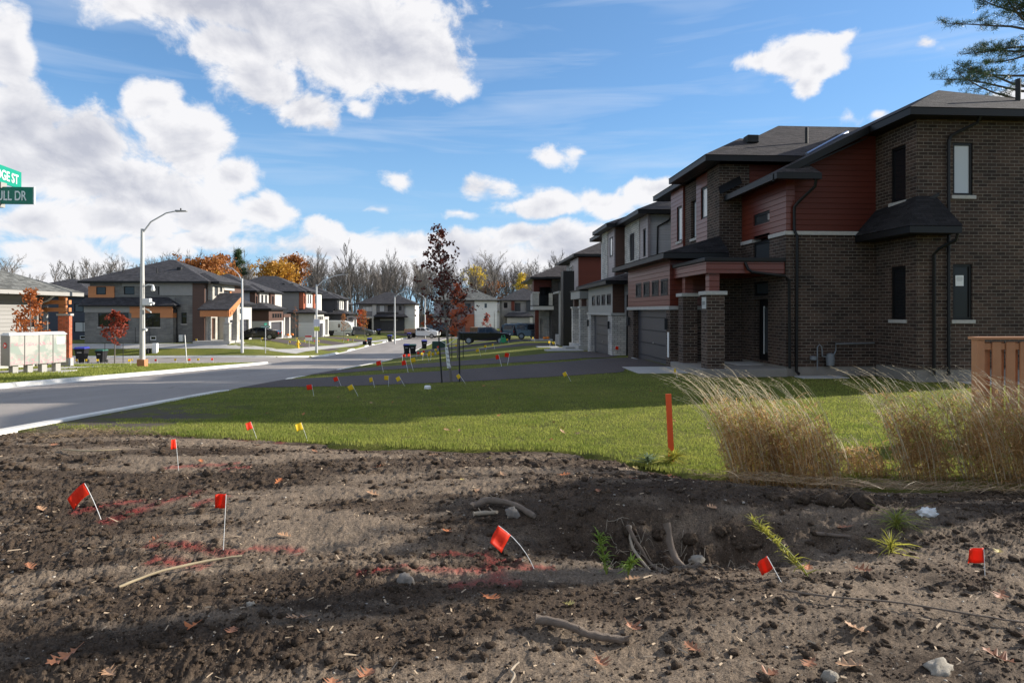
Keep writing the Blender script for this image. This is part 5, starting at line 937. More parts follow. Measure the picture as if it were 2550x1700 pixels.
def leafy(x, y, h, r, lbl, m, n=1400, size=.1, seed=1, trunk_r=.035, z=None, cr=(.25, 1.0), shape=1., grp=None, cat='tree', bark_=None, levels=3, lean=0, nbr=26, jit=.09, group_pts=None):
    z = ground(x, y) if z is None else z; t_ = thing('leafy_tree', lbl, cat, (x, y, z), grp); r_ = random.Random(seed); mb = MB(); pts = []
    top = Vector((x+lean*h, y, z+h)); b0 = Vector((x, y, z-.1)); mb.tube([b0, b0.lerp(top, .35)+Vector((.02*h*.1, 0, 0)), b0.lerp(top, .7), top], [trunk_r, trunk_r*.75, trunk_r*.45, trunk_r*.1], 8)
    mb.obj('trunk', bark_ or M['bark'], t_, True); mb = MB()
    for i in range(nbr):
        t = cr[0]+(cr[1]-cr[0])*(i+.5)/nbr; p = b0.lerp(top, t); tt = (t-cr[0])/(cr[1]-cr[0]); rr = r*((1-tt)**.75*1.05+.06)*(.55+.45*min(1, tt*5))*r_.uniform(.65, 1.2) if shape == 1 else r*math.sin(math.pi*min(max(.12+.82*tt, 0), 1))**.7*r_.uniform(.6, 1.15)
        a = r_.uniform(0, 6.28); e = p+Vector((math.cos(a)*rr, math.sin(a)*rr, rr*r_.uniform(.35, .8))); mb.tube([p, p.lerp(e, .5)+Vector((0, 0, -.04*rr)), e], [trunk_r*.32*(1-tt*.6), trunk_r*.2, .004], 4)
        for q in range(4): u = .25+.75*(q+r_.random())/4; pts.append(tuple(p.lerp(e, u)+Vector((r_.gauss(0, rr*.13), r_.gauss(0, rr*.13), r_.gauss(0, rr*.1)))))
    mb.obj('branches', bark_ or M['bark'], t_); link('crown', leafcloud(pts, n, size, (jit, jit, jit*.8), seed), m, t_); return t_
def foliage(name, c1, c2, tr=.35, sc=1.5): 
    m = grassm(name, c1, c2, tr); return m
fd = foliage('dark_maroon_leaves', (.06, .016, .012), (.15, .04, .024)); fr = foliage('crimson_leaves', (.21, .035, .022), (.38, .075, .035)); fo_ = foliage('rust_orange_leaves', (.35, .10, .03), (.55, .19, .05)); fb = foliage('orange_red_leaves', (.40, .08, .035), (.62, .16, .05))
fg = foliage('golden_oak_leaves', (.42, .20, .03), (.62, .36, .06)); fk = foliage('russet_oak_leaves', (.30, .11, .035), (.46, .19, .05)); fy = foliage('bright_yellow_leaves', (.62, .44, .05), (.75, .58, .09)); fe = foliage('pine_needles', (.03, .062, .028), (.075, .12, .045), .15)
# young dark maple by the driveway with its two stakes, guard and tie
leafy(-.66, 19.6, 4.65, 1.05, 'young dark red maple beside the first driveway, tied between two black stakes', fd, 1350, .085, 3, .045, cr=(.33, 1.0), lean=-.09, nbr=54, jit=.06)
sw = thing('tree_guard', 'white spiral guard wrapped round the trunk of the dark red maple', 'tree guard', (-.72, 19.5, ground(-.7, 19.5))); zb = ground(-.7, 19.6)
MB().tube([(-.725, 19.6, zb+.42), (-.80, 19.6, zb+1.05)], [.062, .055], 12).obj('sleeve', M['whitem'], sw); mb = MB()
for i in range(5): q = i*.13; mb.tube([(-.78-.012*i, 19.53, zb+.48+q), (-.68-.012*i, 19.53, zb+.45+q)], .007, 5)
mb.obj('stripe', M['blackm'], sw)
def tstake(x, y, h, lbl, lean=0): z = gz(x, y); return tag(MB().tube([(x, y, z-.1), (x+lean, y, z+h)], .024, 6).obj('tree_stake', M['blackm']), lbl, 'stake', 'black stakes beside young trees')
tstake(-1.02+.1, 19.3, 1.35, 'left black stake of the dark red maple', -.10); tstake(-.40, 19.4, 1.5, 'right black stake of the dark red maple', -.02)
tag(MB().tube([(-.97, 19.35, zb+1.25), (-.78, 19.55, zb+1.12), (-.45, 19.45, zb+1.35)], .012, 6).obj('tree_tie', M['whitem']), 'pale tie holding the dark red maple to its stakes', 'tie')
lmk = leafy(-.95, 39.6, 4.6, .85, 'red young maple behind the dark one, its lower leaves bright in the sun', fb, 1300, .11, 9, .045, cr=(.3, .98), nbr=36, jit=.09)
for dx in (-.35, .35): tstake(-.95+dx, 39.5, 1.5, 'black stake beside the bright red maple, '+('left' if dx < 0 else 'right')+' one')
leafy(-21.35, 32.4, 3.85, 1.0, 'rust orange young maple behind the mailboxes, in front of the bungalow', fo_, 1050, .12, 5, .04, cr=(.28, 1), nbr=34)
leafy(-28.6, 53.2, 4.2, 1.25, 'crimson young maple between two black stakes left of the tall lamp post', fr, 1100, .16, 6, .05, cr=(.38, 1), nbr=24, jit=.09)
for dx in (-.7, .7): tstake(-28.6+dx, 53.1, 1.75, 'black stake beside the crimson maple, '+('left' if dx < 0 else 'right')+' one')
leafy(-33.0, 64.6+1.9, 3.7, .9, 'bare young tree with a few buds in front of the grey stone house', fo_, 30, .05, 7, .035, cr=(.3, 1), nbr=40)
for dx in (-.7, .7): tstake(-33.0+dx, 66.4, 1.6, 'black stake beside the bare young tree, '+('left' if dx < 0 else 'right')+' one')
leafy(-26.8, 99, 4.6, .9, 'thin young tree with a few russet leaves beside the blue-grey house', fo_, 90, .13, 8, .05, cr=(.25, 1)); leafy(-19.2, 97, 4.2, .9, 'slim young tree with sparse brown leaves in front of the camper', fk, 260, .13, 10, .05, cr=(.35, 1))
leafy(-18.8, 113, 4.8, 1.0, 'small young tree with thin brown leaves in front of the far grey house', fk, 420, .16, 11, .05, cr=(.3, 1)); leafy(-26.0, 126, 4.0, 1.1, 'small dull red tree behind the camper trailer', fr, 350, .2, 12, .05, cr=(.3, 1))
leafy(-23.6, 137, 4.6, 1.4, 'orange tree at the left corner of the far grey house', fb, 900, .25, 13, .06, cr=(.25, 1), shape=2); leafy(-9.2, 131, 4.0, 1.5, 'bright orange red tree behind the white pickup truck', fb, 1300, .25, 14, .06, cr=(.2, 1), shape=2); leafy(2.6, 118, 4.6, 1.3, 'thin dark red tree in front of the white sided house', fr, 300, .22, 15, .05, cr=(.3, 1))
# big trees behind the left houses
leafy(-52.0, 128, 12.6, 7.0, 'broad golden and russet oak behind the grey stone house', fk, 7000, .5, 21, .3, -2, (.3, 1), 2, nbr=70, jit=.55); leafy(-47.8, 124, 10.6, 2.6, 'yellow tree in front of the broad russet oak', fg, 1500, .45, 22, .2, -2, (.45, 1), 2, nbr=34, jit=.4); leafy(-57, 127, 12.4, 3.2, 'orange oak crown rising left of the broad russet oak', fk, 1700, .5, 28, .2, -2, (.4, 1), 2, nbr=34, jit=.5)
leafy(-45.6, 152, 15.0, 5.2, 'golden orange oak between the spruce and the red topped oak', fg, 4300, .5, 23, .3, -2.4, (.45, 1), 2, nbr=60, jit=.5); leafy(-43.5, 160, 17.2, 3.6, 'tall red topped oak right of the golden one', fk, 1700, .5, 24, .3, -2.4, (.62, 1), 2, nbr=44, jit=.5)
leafy(1.0, 185, 16.5, 3.6, 'tall tree with pale yellow leaves behind the dark maple', fy, 900, .45, 25, .25, -2.4, (.65, 1), 2, nbr=40, jit=.4); leafy(13.5, 178, 14.5, 3.2, 'bright yellow tree right of the white sided house', fy, 2200, .45, 26, .25, -2.4, (.25, 1), 1, nbr=60, jit=.4); leafy(6.0, 190, 11.5, 5, 'rusty orange tree above the roof of the white sided house', fk, 1800, .5, 27, .25, -2.4, (.3, 1), 2, nbr=40, jit=.5); leafy(24, 190, 12.5, 6, 'dull orange tree at the far right of the wood', fk, 1300, .5, 29, .25, -2.4, (.3, 1), 2, nbr=44, jit=.5)
def conifer(x, y, z, h, r, lbl, n, size, seed, tr=.25, lo=.15, dens=60):
    t_ = thing('pine_tree', lbl, 'tree', (x, y, z)); r_ = random.Random(seed); MB().tube([(x, y, z-.3), (x, y, z+h*.6), (x, y, z+h)], [tr, tr*.55, .03], 8).obj('trunk', M['barkd'], t_, True); mb = MB(); pts = []
    for i in range(dens):
        t = lo+(1-lo)*(i+r_.random())/dens; rr = r*(1-t)**.8*r_.uniform(.55, 1.2)+.25; a = r_.uniform(0, 6.28); p = Vector((x, y, z+h*t)); e = p+Vector((math.cos(a)*rr, math.sin(a)*rr, rr*r_.uniform(.0, .35))); mb.tube([p, p.lerp(e, .55)+Vector((0, 0, -.05*rr)), e], [.05, .035, .01], 4)
        for q in range(7): pts.append(tuple(p.lerp(e, .3+.7*(q+r_.random())/7)+Vector((r_.gauss(0, rr*.07), r_.gauss(0, rr*.07), r_.gauss(0, .08)))))
    mb.obj('branches', M['barkd'], t_); g_ = np.random.default_rng(seed); P_ = np.array(pts)[g_.integers(0, len(pts), n)]+g_.standard_normal((n, 3))*[.22*size, .22*size, .14*size]
    d = g_.standard_normal((n, 3)); d /= np.linalg.norm(d, axis=1)[:, None]; e = np.cross(d, g_.standard_normal((n, 3))); e /= np.linalg.norm(e, axis=1)[:, None]; L = size*.42*g_.uniform(.6, 1.3, (n, 1)); V = np.stack([P_-e*L*.10, P_+e*L*.10, P_+d*L], 1).reshape(-1, 3)
    link('crown', npmesh('crown', V, np.arange(3*n).reshape(-1, 3)), fe, t_); return t_
conifer(-53.4, 150, -2.4, 18.2, 5.0, 'dark green spruce standing behind the left houses', 7500, 1.5, 31, dens=34)
def bigpine(x, y, z, h, r, lbl, seed, n=60000, lo=.45, size=.55, tr=.35, lims=42):
    t_ = thing('pine_tree', lbl, 'tree', (x, y, z)); r_ = random.Random(seed); MB().tube([(x, y, z-.3), (x+.2, y, z+h*.5), (x, y, z+h)], [tr, tr*.7, .06], 10).obj('trunk', M['barkd'], t_, True); mb = MB(); pts = []
    for i in range(lims):
        t = lo+(1-lo)*(i+r_.random())/lims; rr = r*(1-((t-lo)/(1-lo))**2*.7)*r_.uniform(.6, 1.1); a = r_.uniform(0, 6.28); p = Vector((x, y, z+h*t)); d = Vector((math.cos(a), math.sin(a), r_.uniform(.05, .35)))
        Q = [p]; dd = d.copy()
        for q in range(6): dd = (dd+Vector((r_.gauss(0, .16), r_.gauss(0, .16), r_.gauss(.02, .1)))).normalized(); Q.append(Q[-1]+dd*rr/6)
        mb.tube(Q, [.10, .085, .07, .055, .04, .03, .015], 5)
        for q in range(16):
            u = .3+.7*(q+r_.random())/16; k = min(int(u*6), 5); c = Q[k].lerp(Q[k+1], u*6-k); e = c+Vector((r_.gauss(0, .75), r_.gauss(0, .75), abs(r_.gauss(0, .35))))*(1.15-.6*u)*rr/5; mb.tube([c, e], [.02, .006], 3); pts += [tuple(c.lerp(e, v)) for v in (.45, .7, .9, 1.0)]
    mb.obj('branches', M['barkd'], t_); g_ = np.random.default_rng(seed); P_ = np.array(pts)[g_.integers(0, len(pts), n)]+g_.standard_normal((n, 3))*[.13, .13, .07]
    d = g_.standard_normal((n, 3))+[0, 0, .6]; d /= np.linalg.norm(d, axis=1)[:, None]; e = np.cross(d, g_.standard_normal((n, 3))); e /= np.linalg.norm(e, axis=1)[:, None]; L = size*.5*g_.uniform(.6, 1.2, (n, 1)); V = np.stack([P_-e*L*.05, P_+e*L*.05, P_+d*L], 1).reshape(-1, 3)
    link('crown', npmesh('crown', V, np.arange(3*n).reshape(-1, 3)), fe, t_)
bigpine(35.5, 38, -1, 27, 7.5, 'tall pine rising behind the nearest brick house at the right edge', 41)
# the tree outside the frame whose trunk throws the long shadow over the soil
bigpine(13.2, 7.9, 0, 17, 4.2, 'tall pine standing outside the right edge that shades the soil', 43, 30000, .50, .6, .24, 30)
leafy(11.2, 8.3, 4.3, 1.15, 'loose shrub added outside the right edge beside the pine to shade the soil', fo_, 2300, .13, 51, .04, z=0, cr=(.3, 1), shape=2, nbr=34, jit=.2)  # unseen shrub, added to throw dappled shade on the right of the soil
# ================================================================ marker flags
fm = {'red': grassm('red_flag_vinyl', (.90, .045, .012), (.95, .06, .018), .45), 'yellow': grassm('yellow_flag_vinyl', (.85, .60, .02), (.9, .65, .03), .4)}
def flag(x, y, h, col, lbl, lean=(0, 0), yaw=0, w=.125, fh=.10, curve=0, grp=None, droop=.0, sc=1.):
    z = gz(x, y); t_ = thing('marker_flag', lbl, 'marker flag', (x, y, z), grp or ('red marker flags' if col == 'red' else 'yellow marker flags')); P_ = []
    for t in np.linspace(0, 1, 7): P_.append(Vector((x+lean[0]*(t+curve*t*(1-t)*-1), y+lean[1]*t, z-.01+h*(t+curve*.5*t*(1-t)))))
    MB().tube(P_, .0022*sc if sc > 1 else .0026, 6).obj('wire', M['whitem'], t_, True)
    up = (P_[-1]-P_[-2]).normalized(); out = Vector((math.cos(yaw), math.sin(yaw), 0)); out = (out-up*out.dot(up)).normalized(); nn = up.cross(out); V, F = [], []
    for i in range(8):
        for j in range(5): u = i/7; v = j/4; V.append(tuple(P_[-1]+up*(.004-fh*(1-v))+out*w*u+nn*.014*math.sin(u*6+v*1.5)*u+Vector((0, 0, -droop*u*u*w))))
    for i in range(7):
        for j in range(4): F.append((i*5+j, (i+1)*5+j, (i+1)*5+j+1, i*5+j+1))
    o = MB().add(V, F).obj('flag', fm[col], t_, True); md = o.modifiers.new('thickness', 'SOLIDIFY'); md.thickness = .0008; return t_
flag(-3.02, 5.42, .30, 'red', 'red flag on a leaning wire, leftmost of the near flags on the soil', (-.13, 0), R(200), curve=.15, droop=.5)
flag(-3.10, 6.98, .34, 'red', 'narrow folded red flag on an upright wire beyond the leftmost near flag', (-.03, 0), R(235), .06)
flag(-1.76, 4.65, .42-.02, 'red', 'red flag on a straight wire standing in the left centre of the soil', (.02, 0), R(190), .07)
flag(.41, 4.28, .30, 'red', 'big diamond shaped red flag hanging on a strongly bent wire', (-.24, 0), R(205), .125, .105, curve=.4, droop=.1)
flag(1.91, 3.87, .17, 'red', 'red flag on a short leaning wire beside the leaning yellow green weed', (-.095, 0), R(190), .09, .085)
flag(3.27, 3.92, .19, 'red', 'square red flag on a short straight wire at the far right', (-.01, 0), R(178), .105, .095)
flag(-3.10, 9.45, .26, 'red', 'red flag at the lawn edge left of the yellow one', (-.09, 0), R(225), .09); flag(-2.36, 9.35, .27, 'yellow', 'yellow flag on the lawn edge right of the red one', (-.09, 0), R(215), .10)
for (x, y, c, l, ln, yw) in ((-3.87, 15.92, 'red', 'lone red flag on the shaded lawn left of the yellow row', -.05, 190), (-3.83, 19.0, 'red', 'tilted red flag at the driveway edge, leftmost of its row', -.12, 200), (-2.77, 15.75, 'yellow', 'yellow flag nearest of the row on the shaded lawn', -.15, 200), (-2.75, 18.2, 'yellow', 'folded yellow flag, second of the row on the shaded lawn', -.07, 230), (-2.42, 18.6, 'yellow', 'upright yellow flag in the middle of the row by the driveway', .01, 180),
                       (-1.93, 18.4, 'yellow', 'leaning yellow flag left of the white drain cap', -.16, 205), (-.21, 18.7, 'yellow', 'yellow flag just right of the dark maple', -.2, 215), (2.85, 18.56, 'yellow', 'lone yellow flag in the middle of the lawn edge by the driveway', -.16, 200), (6.1, 18.9, 'yellow', 'yellow flag by the concrete slab in front of the brick column', -.04, 220)):
    flag(x, y, .30, c, l, (ln, 0), R(yw), .13, .12, sc=2)
mid = [(-3.59, 26.06, 'red'), (-2.49, 24.9, 'red'), (-2.38, 25.88, 'yellow'), (1.14, 25.6, 'red'), (1.4, 26.2, 'red'), (-4.59, 42.2, 'red'), (-4.05, 42.2, 'red'), (-3.31, 42.35, 'yellow'), (-4.27, 55, 'red'), (-4.38, 50.6, 'red'), (-2.52, 37.0, 'yellow'), (-3.13, 54.7, 'yellow'), (-3.09, 48.28, 'yellow'), (-2.62, 39.91, 'yellow'), (-2.04, 41.86, 'yellow'), (.49, 40.22, 'yellow'), (.95, 49.21, 'yellow'), (-3.65, 67.8, 'red'), (5.6, 46.8, 'yellow'), (6.0, 46, 'yellow'), (7, 31.5, 'red'), (6.2, 64.5, 'yellow'), (3.6, 64.5, 'yellow'), (-1.5, 64.8, 'yellow'), (1.8, 53.2, 'yellow')]
dd_ = {}
for i, (x, y, c) in enumerate(mid):
    w_ = 'on the narrow grass strip between the first two driveways' if y < 30 else ('by the wide lawn beyond the second driveway' if y < 50 and x < 3 else ('near the entrances of the right row' if x > 3 else 'on the verge before the garbage carts'))
    flag(x, y, .48, c, f'small {c} flag {w_}', (random.uniform(-.15, .1), 0), R(random.choice([190, 200, 20, 220])), .2, .17, sc=4, grp=f'small {c} flags {w_}')
for i, (x, y) in enumerate(((-34.53, 57.0-3.4), (-30.89, 53.2), (-32.46, 53.6), (-31.59, 53.5), (-29.9, 53.4), (-22.05, 42.86), (-27.5, 53.4), (-26.6, 53.0), (-25.9, 53.2), (-25.3, 53.3), (-23.9, 53.4), (-23.0, 53.1), (-22.5, 52.6), (-22.3, 53.4), (-35.59, 68.03-1), (-27.92, 66.8+.4), (-20.2, 51.4))):
    c = 'red' if i in (0, 8, 9, 12, 16) else 'yellow'; w_ = 'on the grass by the side street corner' if y < 60 else 'on the lawn of the grey stone house'; flag(x, y, .42, c, f'tiny {c} flag {w_}', (random.uniform(-.12, .1), 0), R(random.choice([190, 20, 220])), .18, .16, sc=4, grp=f'tiny {c} flags {w_}')
for i, (x, y) in enumerate(((-26, 72), (-23.5, 73), (-21, 74.5), (-20.2, 84), (-20, 85), (-18.8, 94.8), (-18.3, 96), (-17.8, 97.3), (-19, 107), (-16, 98), (-21, 82), (-22.5, 83.5))): c = 'yellow' if i % 3 else 'red'; flag(x, y, .45, c, f'tiny {c} flag on the lawns of the left row', (random.uniform(-.12, .1), 0), R(random.choice([190, 20, 220])), .2, .18, sc=5, grp=f'tiny {c} flags on the lawns of the left row')
# ================================================================ stake, cap, fence
z_ = gz(2.58, 8.2); tag(MB().ext([(2.54, 8.18, z_-.15), (2.612, 8.18, z_-.15), (2.612, 8.20, z_-.15), (2.54, 8.20, z_-.15)], (-.05, 0, 1.02)).obj('survey_stake', plain('orange_stake_paint', (.78, .10, .02), .55, var=.12, sc=12)), 'flat orange painted survey stake at the lawn edge', 'stake')
z_ = ground(-1.22, 17.4); tag(MB().lathe((-1.22, 17.4, z_), [(.09, 0), (.09, .07), (.07, .09), (.02, .095)], 20).obj('drain_cap', M['whitem'], None, True), 'white round drain cap on the shaded lawn', 'drain cap')
cedar = plain('cedar_boards', (.46, .21, .10), .7, var=.2, sc=3, bmp=.002)
fn = thing('fence', 'new reddish cedar board fence starting at the right edge', 'fence', (8, 9.6, 0)); MB().box(7.84, 7.96, 9.55, 9.67, -.1, 1.56).obj('post', cedar, fn); MB().box(7.82, 13, 9.52, 9.72, 1.562, 1.60).obj('cap_rail', cedar, fn)
for i in range(26):
    x_ = 7.985+i*.115; fr_ = (i+1) % 2
    MB().box(x_, x_+.145, 9.565+.085*fr_, 9.583+.085*fr_, .02, 1.52).obj('board', cedar, fn)
MB().box(7.97, 13, 9.59, 9.64, 1.40, 1.50).obj('rail', cedar, fn); MB().box(7.97, 13, 9.59, 9.64, .25, .35).obj('rail', cedar, fn)
# ================================================================ near street name sign
gn = plain('sign_green', (.0, .16, .10), .4, var=.03); gl = plain('sign_letters', (.78, .80, .80), .4, var=.02)
sg = thing('street_sign', 'street name sign post with two crossed green blades at the left edge', 'street sign', (-5.82, 8.2, ground(-5.82, 8.2)))
MB().tube([(-5.83, 8.24, -.3), (-5.83, 8.24, 3.36)], .03, 12).obj('post', plain('galvanised', (.42, .42, .42), .45, .6), sg, True)
bl = MB().box(-6.9, -5.36, 8.185, 8.20, 3.305, 3.515).obj('sign_blade', gn, sg); MB().box(-5.359, -5.345, 8.18, 8.205, 3.305, 3.515).obj('edge_cap', M['whitem'], bl)
text('ULL DR', .165, gl, Matrix.Translation((-5.785, 8.183, 3.352)) @ Matrix.Rotation(R(90), 4, 'X'), 'lettering', par=bl, off=.002, wscale=.63)
MB().box(-5.86, -5.72, 8.16, 8.26, 3.50, 3.57).obj('bracket', M['greytrim'], sg); MB().box(-5.86, -5.74, 8.16, 8.26, 3.27, 3.33).obj('bracket', M['greytrim'], sg)
TR = Matrix.Translation((-5.80, 8.24, 0)) @ Matrix.Rotation(R(97), 4, 'Z')
bl = MB().box(-.75, .47, -.008, .008, 3.58, 3.80).obj('sign_blade', plain('sign_green_lit', (.0, .26, .17), .4, var=.03), sg, T=TR)
text('DGE ST', .165, gl, TR @ Matrix.Translation((-.08, -.011, 3.63)) @ Matrix.Rotation(R(90), 4, 'X'), 'lettering', par=bl, off=.003, wscale=.86)
# ================================================================ community mailboxes
def mailm():
    m, t, b = newmat('mailbox_print'); p = pos(t); s_ = t.n('ShaderNodeSeparateXYZ', {0: p}); z = t.mr(s_.outputs[2], -.4, 1.0)
    n1 = t.noise(p, 1.7, 4, .55, .8); n2 = t.noise(t.v('MULTIPLY', p, (1, 1, 1.6)), 6, 4, .65, 1.); c = t.mix(t.mr(n1, .44, .54, 0, .85), (.42, .41, .37), (.25, .31, .265)); lo = t.mr(z, .45, .1, 0, 1)
    c = t.mix(t.m('MULTIPLY', t.mr(n2, .50, .58), t.m('ADD', t.m('MULTIPLY', lo, .8), t.mr(t.m('ABSOLUTE', t.m('SUBTRACT', z, .68)), .07, .03, 0, .9))), c, (.55, .20, .26)); setb(t, b, Base_Color=c, Roughness=.4); return m
mm = mailm(); mbx = thing('mailboxes', 'bank of four pale printed community mailboxes on concrete feet', 'mailbox', (-19.6, 30.0, ground(-19.5, 30)))
A_ = Vector((-19.97, 29.0, 0)); ud = Vector((.95, 1.95, 0)).normalized(); vd = Vector((-ud.y, ud.x, 0)); zb = ground(-19.5, 30); TM = Matrix(((ud.x, vd.x, 0, A_.x), (ud.y, vd.y, 0, A_.y), (0, 0, 1, zb), (0, 0, 0, 1)))
for i in range(4):
    md_ = MB().box(i*.60+.02, i*.60+.585, 0, .62, .42, 1.72).obj('mailbox_unit', mm, mbx, T=TM, bevel=.015)
    MB().box(i*.60, i*.60+.02, -.012, .63, .41, 1.73).obj('divider', M['greytrim'], md_, T=TM)
    for j in range(3): MB().box(i*.60+.05, i*.60+.555, -.006, -.001, .46+j*.41, .462+j*.41).obj('seam', M['greytrim'], md_, T=TM)
    MB().box(i*.60+.18, i*.60+.40, .1, .4, -.15, .42).obj('foot', M['conc'], mbx, T=TM)
V = [(-.03, -.03, 1.725), (2.43, -.03, 1.725), (2.43, .65, 1.725), (-.03, .65, 1.725), (.05, .12, 1.84), (2.35, .12, 1.84), (2.35, .55, 1.84), (.05, .55, 1.84)]
MB().add(V, [(3, 2, 1, 0), (4, 5, 6, 7), (0, 1, 5, 4), (1, 2, 6, 5), (2, 3, 7, 6), (3, 0, 4, 7)]).obj('lid', M['whitem'], mbx, T=TM)
TL = TM @ Matrix.Translation((-.0, .31, 1.3)) @ Matrix.Rotation(R(-90), 4, 'Z') @ Matrix.Rotation(R(90), 4, 'X'); TL = TL @ Matrix.Translation((0, 0, .014))
MB().add([(.13*math.cos(a), .13*math.sin(a), 0) for a in np.linspace(0, 6.283, 25)[:-1]], [tuple(range(24))]).obj('emblem', plain('emblem_red', (.62, .02, .02), .4), mbx, T=TL)
MB().add([(-.09, .07, .003), (.11, 0, .003), (-.09, -.08, .003), (-.03, -.005, .003)], [(3, 1, 0), (2, 1, 3)]).obj('emblem_wing', M['whitem'], mbx, T=TL)
MB().box(1.95, 2.30, -.008, -.002, 1.28, 1.62).obj('notice', M['whitem'], mbx, T=TM); tag(MB().box(-20.5, -18.7, 28.6, 31.6, ground(-19.5, 30)-.1, ground(-19.5, 30)+.02).obj('mailbox_pad', M['conc']), kind='structure')
mb2 = thing('mailboxes', 'second bank of printed mailboxes cut by the left edge of the photo', 'mailbox', (-23, 27, zb)); MB().box(-1.7, -.62, 0, .5, .3, 1.75).obj('mailbox_unit', mm, mb2, T=TM, bevel=.015); MB().box(-1.3, -.9, .1, .4, -.2, .3).obj('foot', M['conc'], mb2, T=TM)
# ================================================================ lamp posts
pm = plain('pale_concrete_post', (.50, .49, .46), .8, var=.15, sc=3); al = plain('aluminium', (.55, .55, .55), .4, .5)
def lamp(x, y, h, arm, rise, lbl, r=.15, z=None, m=None):
    z = ground(x, y) if z is None else z; t_ = thing('street_lamp', lbl, 'street lamp', (x, y, z), 'street lamps'); MB().tube([(x, y, z-.3), (x, y, z+h)], [r, r*.55], 12).obj('pole', m or al, t_, True)
    a = Vector(arm); P_ = [Vector((x, y, z+h-.25)), Vector((x, y, z+h+.15))+a*.25+Vector((0, 0, rise*.25)), Vector((x, y, z+h))+a*.7+Vector((0, 0, rise*.88)), Vector((x, y, z+h))+a+Vector((0, 0, rise))]
    MB().tube(P_, [.05, .045, .04, .035], 8).obj('arm', al, t_, True); e = P_[-1]; d = a.normalized(); s_ = Vector((-d.y, d.x, 0)); hd = MB()
    hd.add([tuple(e-d*.05+s_*.07+Vector((0, 0, .06))), tuple(e-d*.05-s_*.07+Vector((0, 0, .06))), tuple(e+d*.6-s_*.12+Vector((0, 0, .02))), tuple(e+d*.6+s_*.12+Vector((0, 0, .02))), tuple(e-d*.05+s_*.07-Vector((0, 0, .06))), tuple(e-d*.05-s_*.07-Vector((0, 0, .06))), tuple(e+d*.6-s_*.12-Vector((0, 0, .03))), tuple(e+d*.6+s_*.12-Vector((0, 0, .03)))], [(0, 1, 2, 3), (7, 6, 5, 4), (0, 4, 5, 1), (1, 5, 6, 2), (2, 6, 7, 3), (3, 7, 4, 0)])
    hd.obj('lamp_head', M['greytrim'], t_, bevel=.02); MB().tube([e+d*.25+Vector((0, 0, .03)), e+d*.25+Vector((0, 0, .16))], .04, 8).obj('sensor', M['blackm'], t_); return t_
L1 = lamp(-19.0, 38.2, 7.95, (1.9, 0, 0), 1.05, 'tall concrete lamp post with cameras, nearest on the left side', .16, m=pm)
x, y, z = -19.0, 38.2, ground(-19.0, 38.2)
MB().tube([(x+.1, y-.05, z+4.65), (x+.35, y-.05, z+4.75), (x+.62, y-.05, z+4.72)], .03, 8).obj('bracket', M['whitem'], L1, True); MB().lathe((x+.62, y-.05, z+4.3), [(.03, .06), (.09, .09), (.11, .17), (.08, .28), (.04, .42)], 14).obj('dome_camera', M['whitem'], L1, True)
MB().box(x+.08, x+.5, y-.2, y+.1, z+3.55, z+3.95).obj('equipment_box', M['whitem'], L1, bevel=.03); MB().tube([(x+.5, y-.1, z+3.72), (x+.72, y-.15, z+3.66)], .07, 10).obj('camera', M['whitem'], L1)
MB().add([(x+.15, y-.1, z+3.4), (x+.5, y-.25, z+3.35), (x+.62, y-.25, z+3.1), (x+.45, y+.1, z+3.2)], [(0, 1, 2, 3)]).obj('camera', M['whitem'], L1); MB().tube([(x+.15, y-.1, z+2.2), (x+.32, y-.15, z+2.14)], .07, 10).obj('camera', M['whitem'], L1)
MB().tube([(x+.14, y-.12, z+4.8), (x+.16, y-.13, z+3.4), (x+.13, y-.13, z+2.1)], .02, 6).obj('conduit', M['greytrim'], L1); MB().box(x-.2, x+.22, y-.22, y+.2, z-.2, z+.45).obj('base', plain('orange_collar', (.45, .2, .09), .8, var=.3), L1)
lamp(-22.5, 64.2, 7.2, (-1.35, 0, 0), 1.15, 'curved lamp post at the side street corner before the grey stone house'); lamp(-16.75, 70, 7.3, (2.8, 0, 0), 1.1, 'lamp post carrying two small signs at the far corner')
L3 = thing('pole_signs', 'white and yellow notice boards fixed on the corner lamp post', 'sign', (-16.75, 69.8, 0)); z = ground(-16.75, 70); MB().box(-17.0, -16.35, 69.8, 69.82, z+2.85, z+3.6).obj('white_board', plain('pale_sign', (.6, .6, .68), .5), L3); MB().box(-16.95, -16.4, 69.8, 69.82, z+2.35, z+2.8).obj('yellow_board', plain('lime_sign', (.6, .62, .08), .5), L3)
lamp(-12.35+.3, 100, 7.4, (2.3, 0, 0), .9, 'lamp post on the left verge in front of the far grey house'); lamp(-9.0, 121.5, 7.4, (-1.6, 0, 0), .9, 'lamp post rising behind the white pickup truck', z=-2.9)
lamp(4.0, 121, 4.6, (.55, 0, 0), .0, 'short dark lamp post in front of the white sided house', .07, z=-2.6, m=M['blackm'])
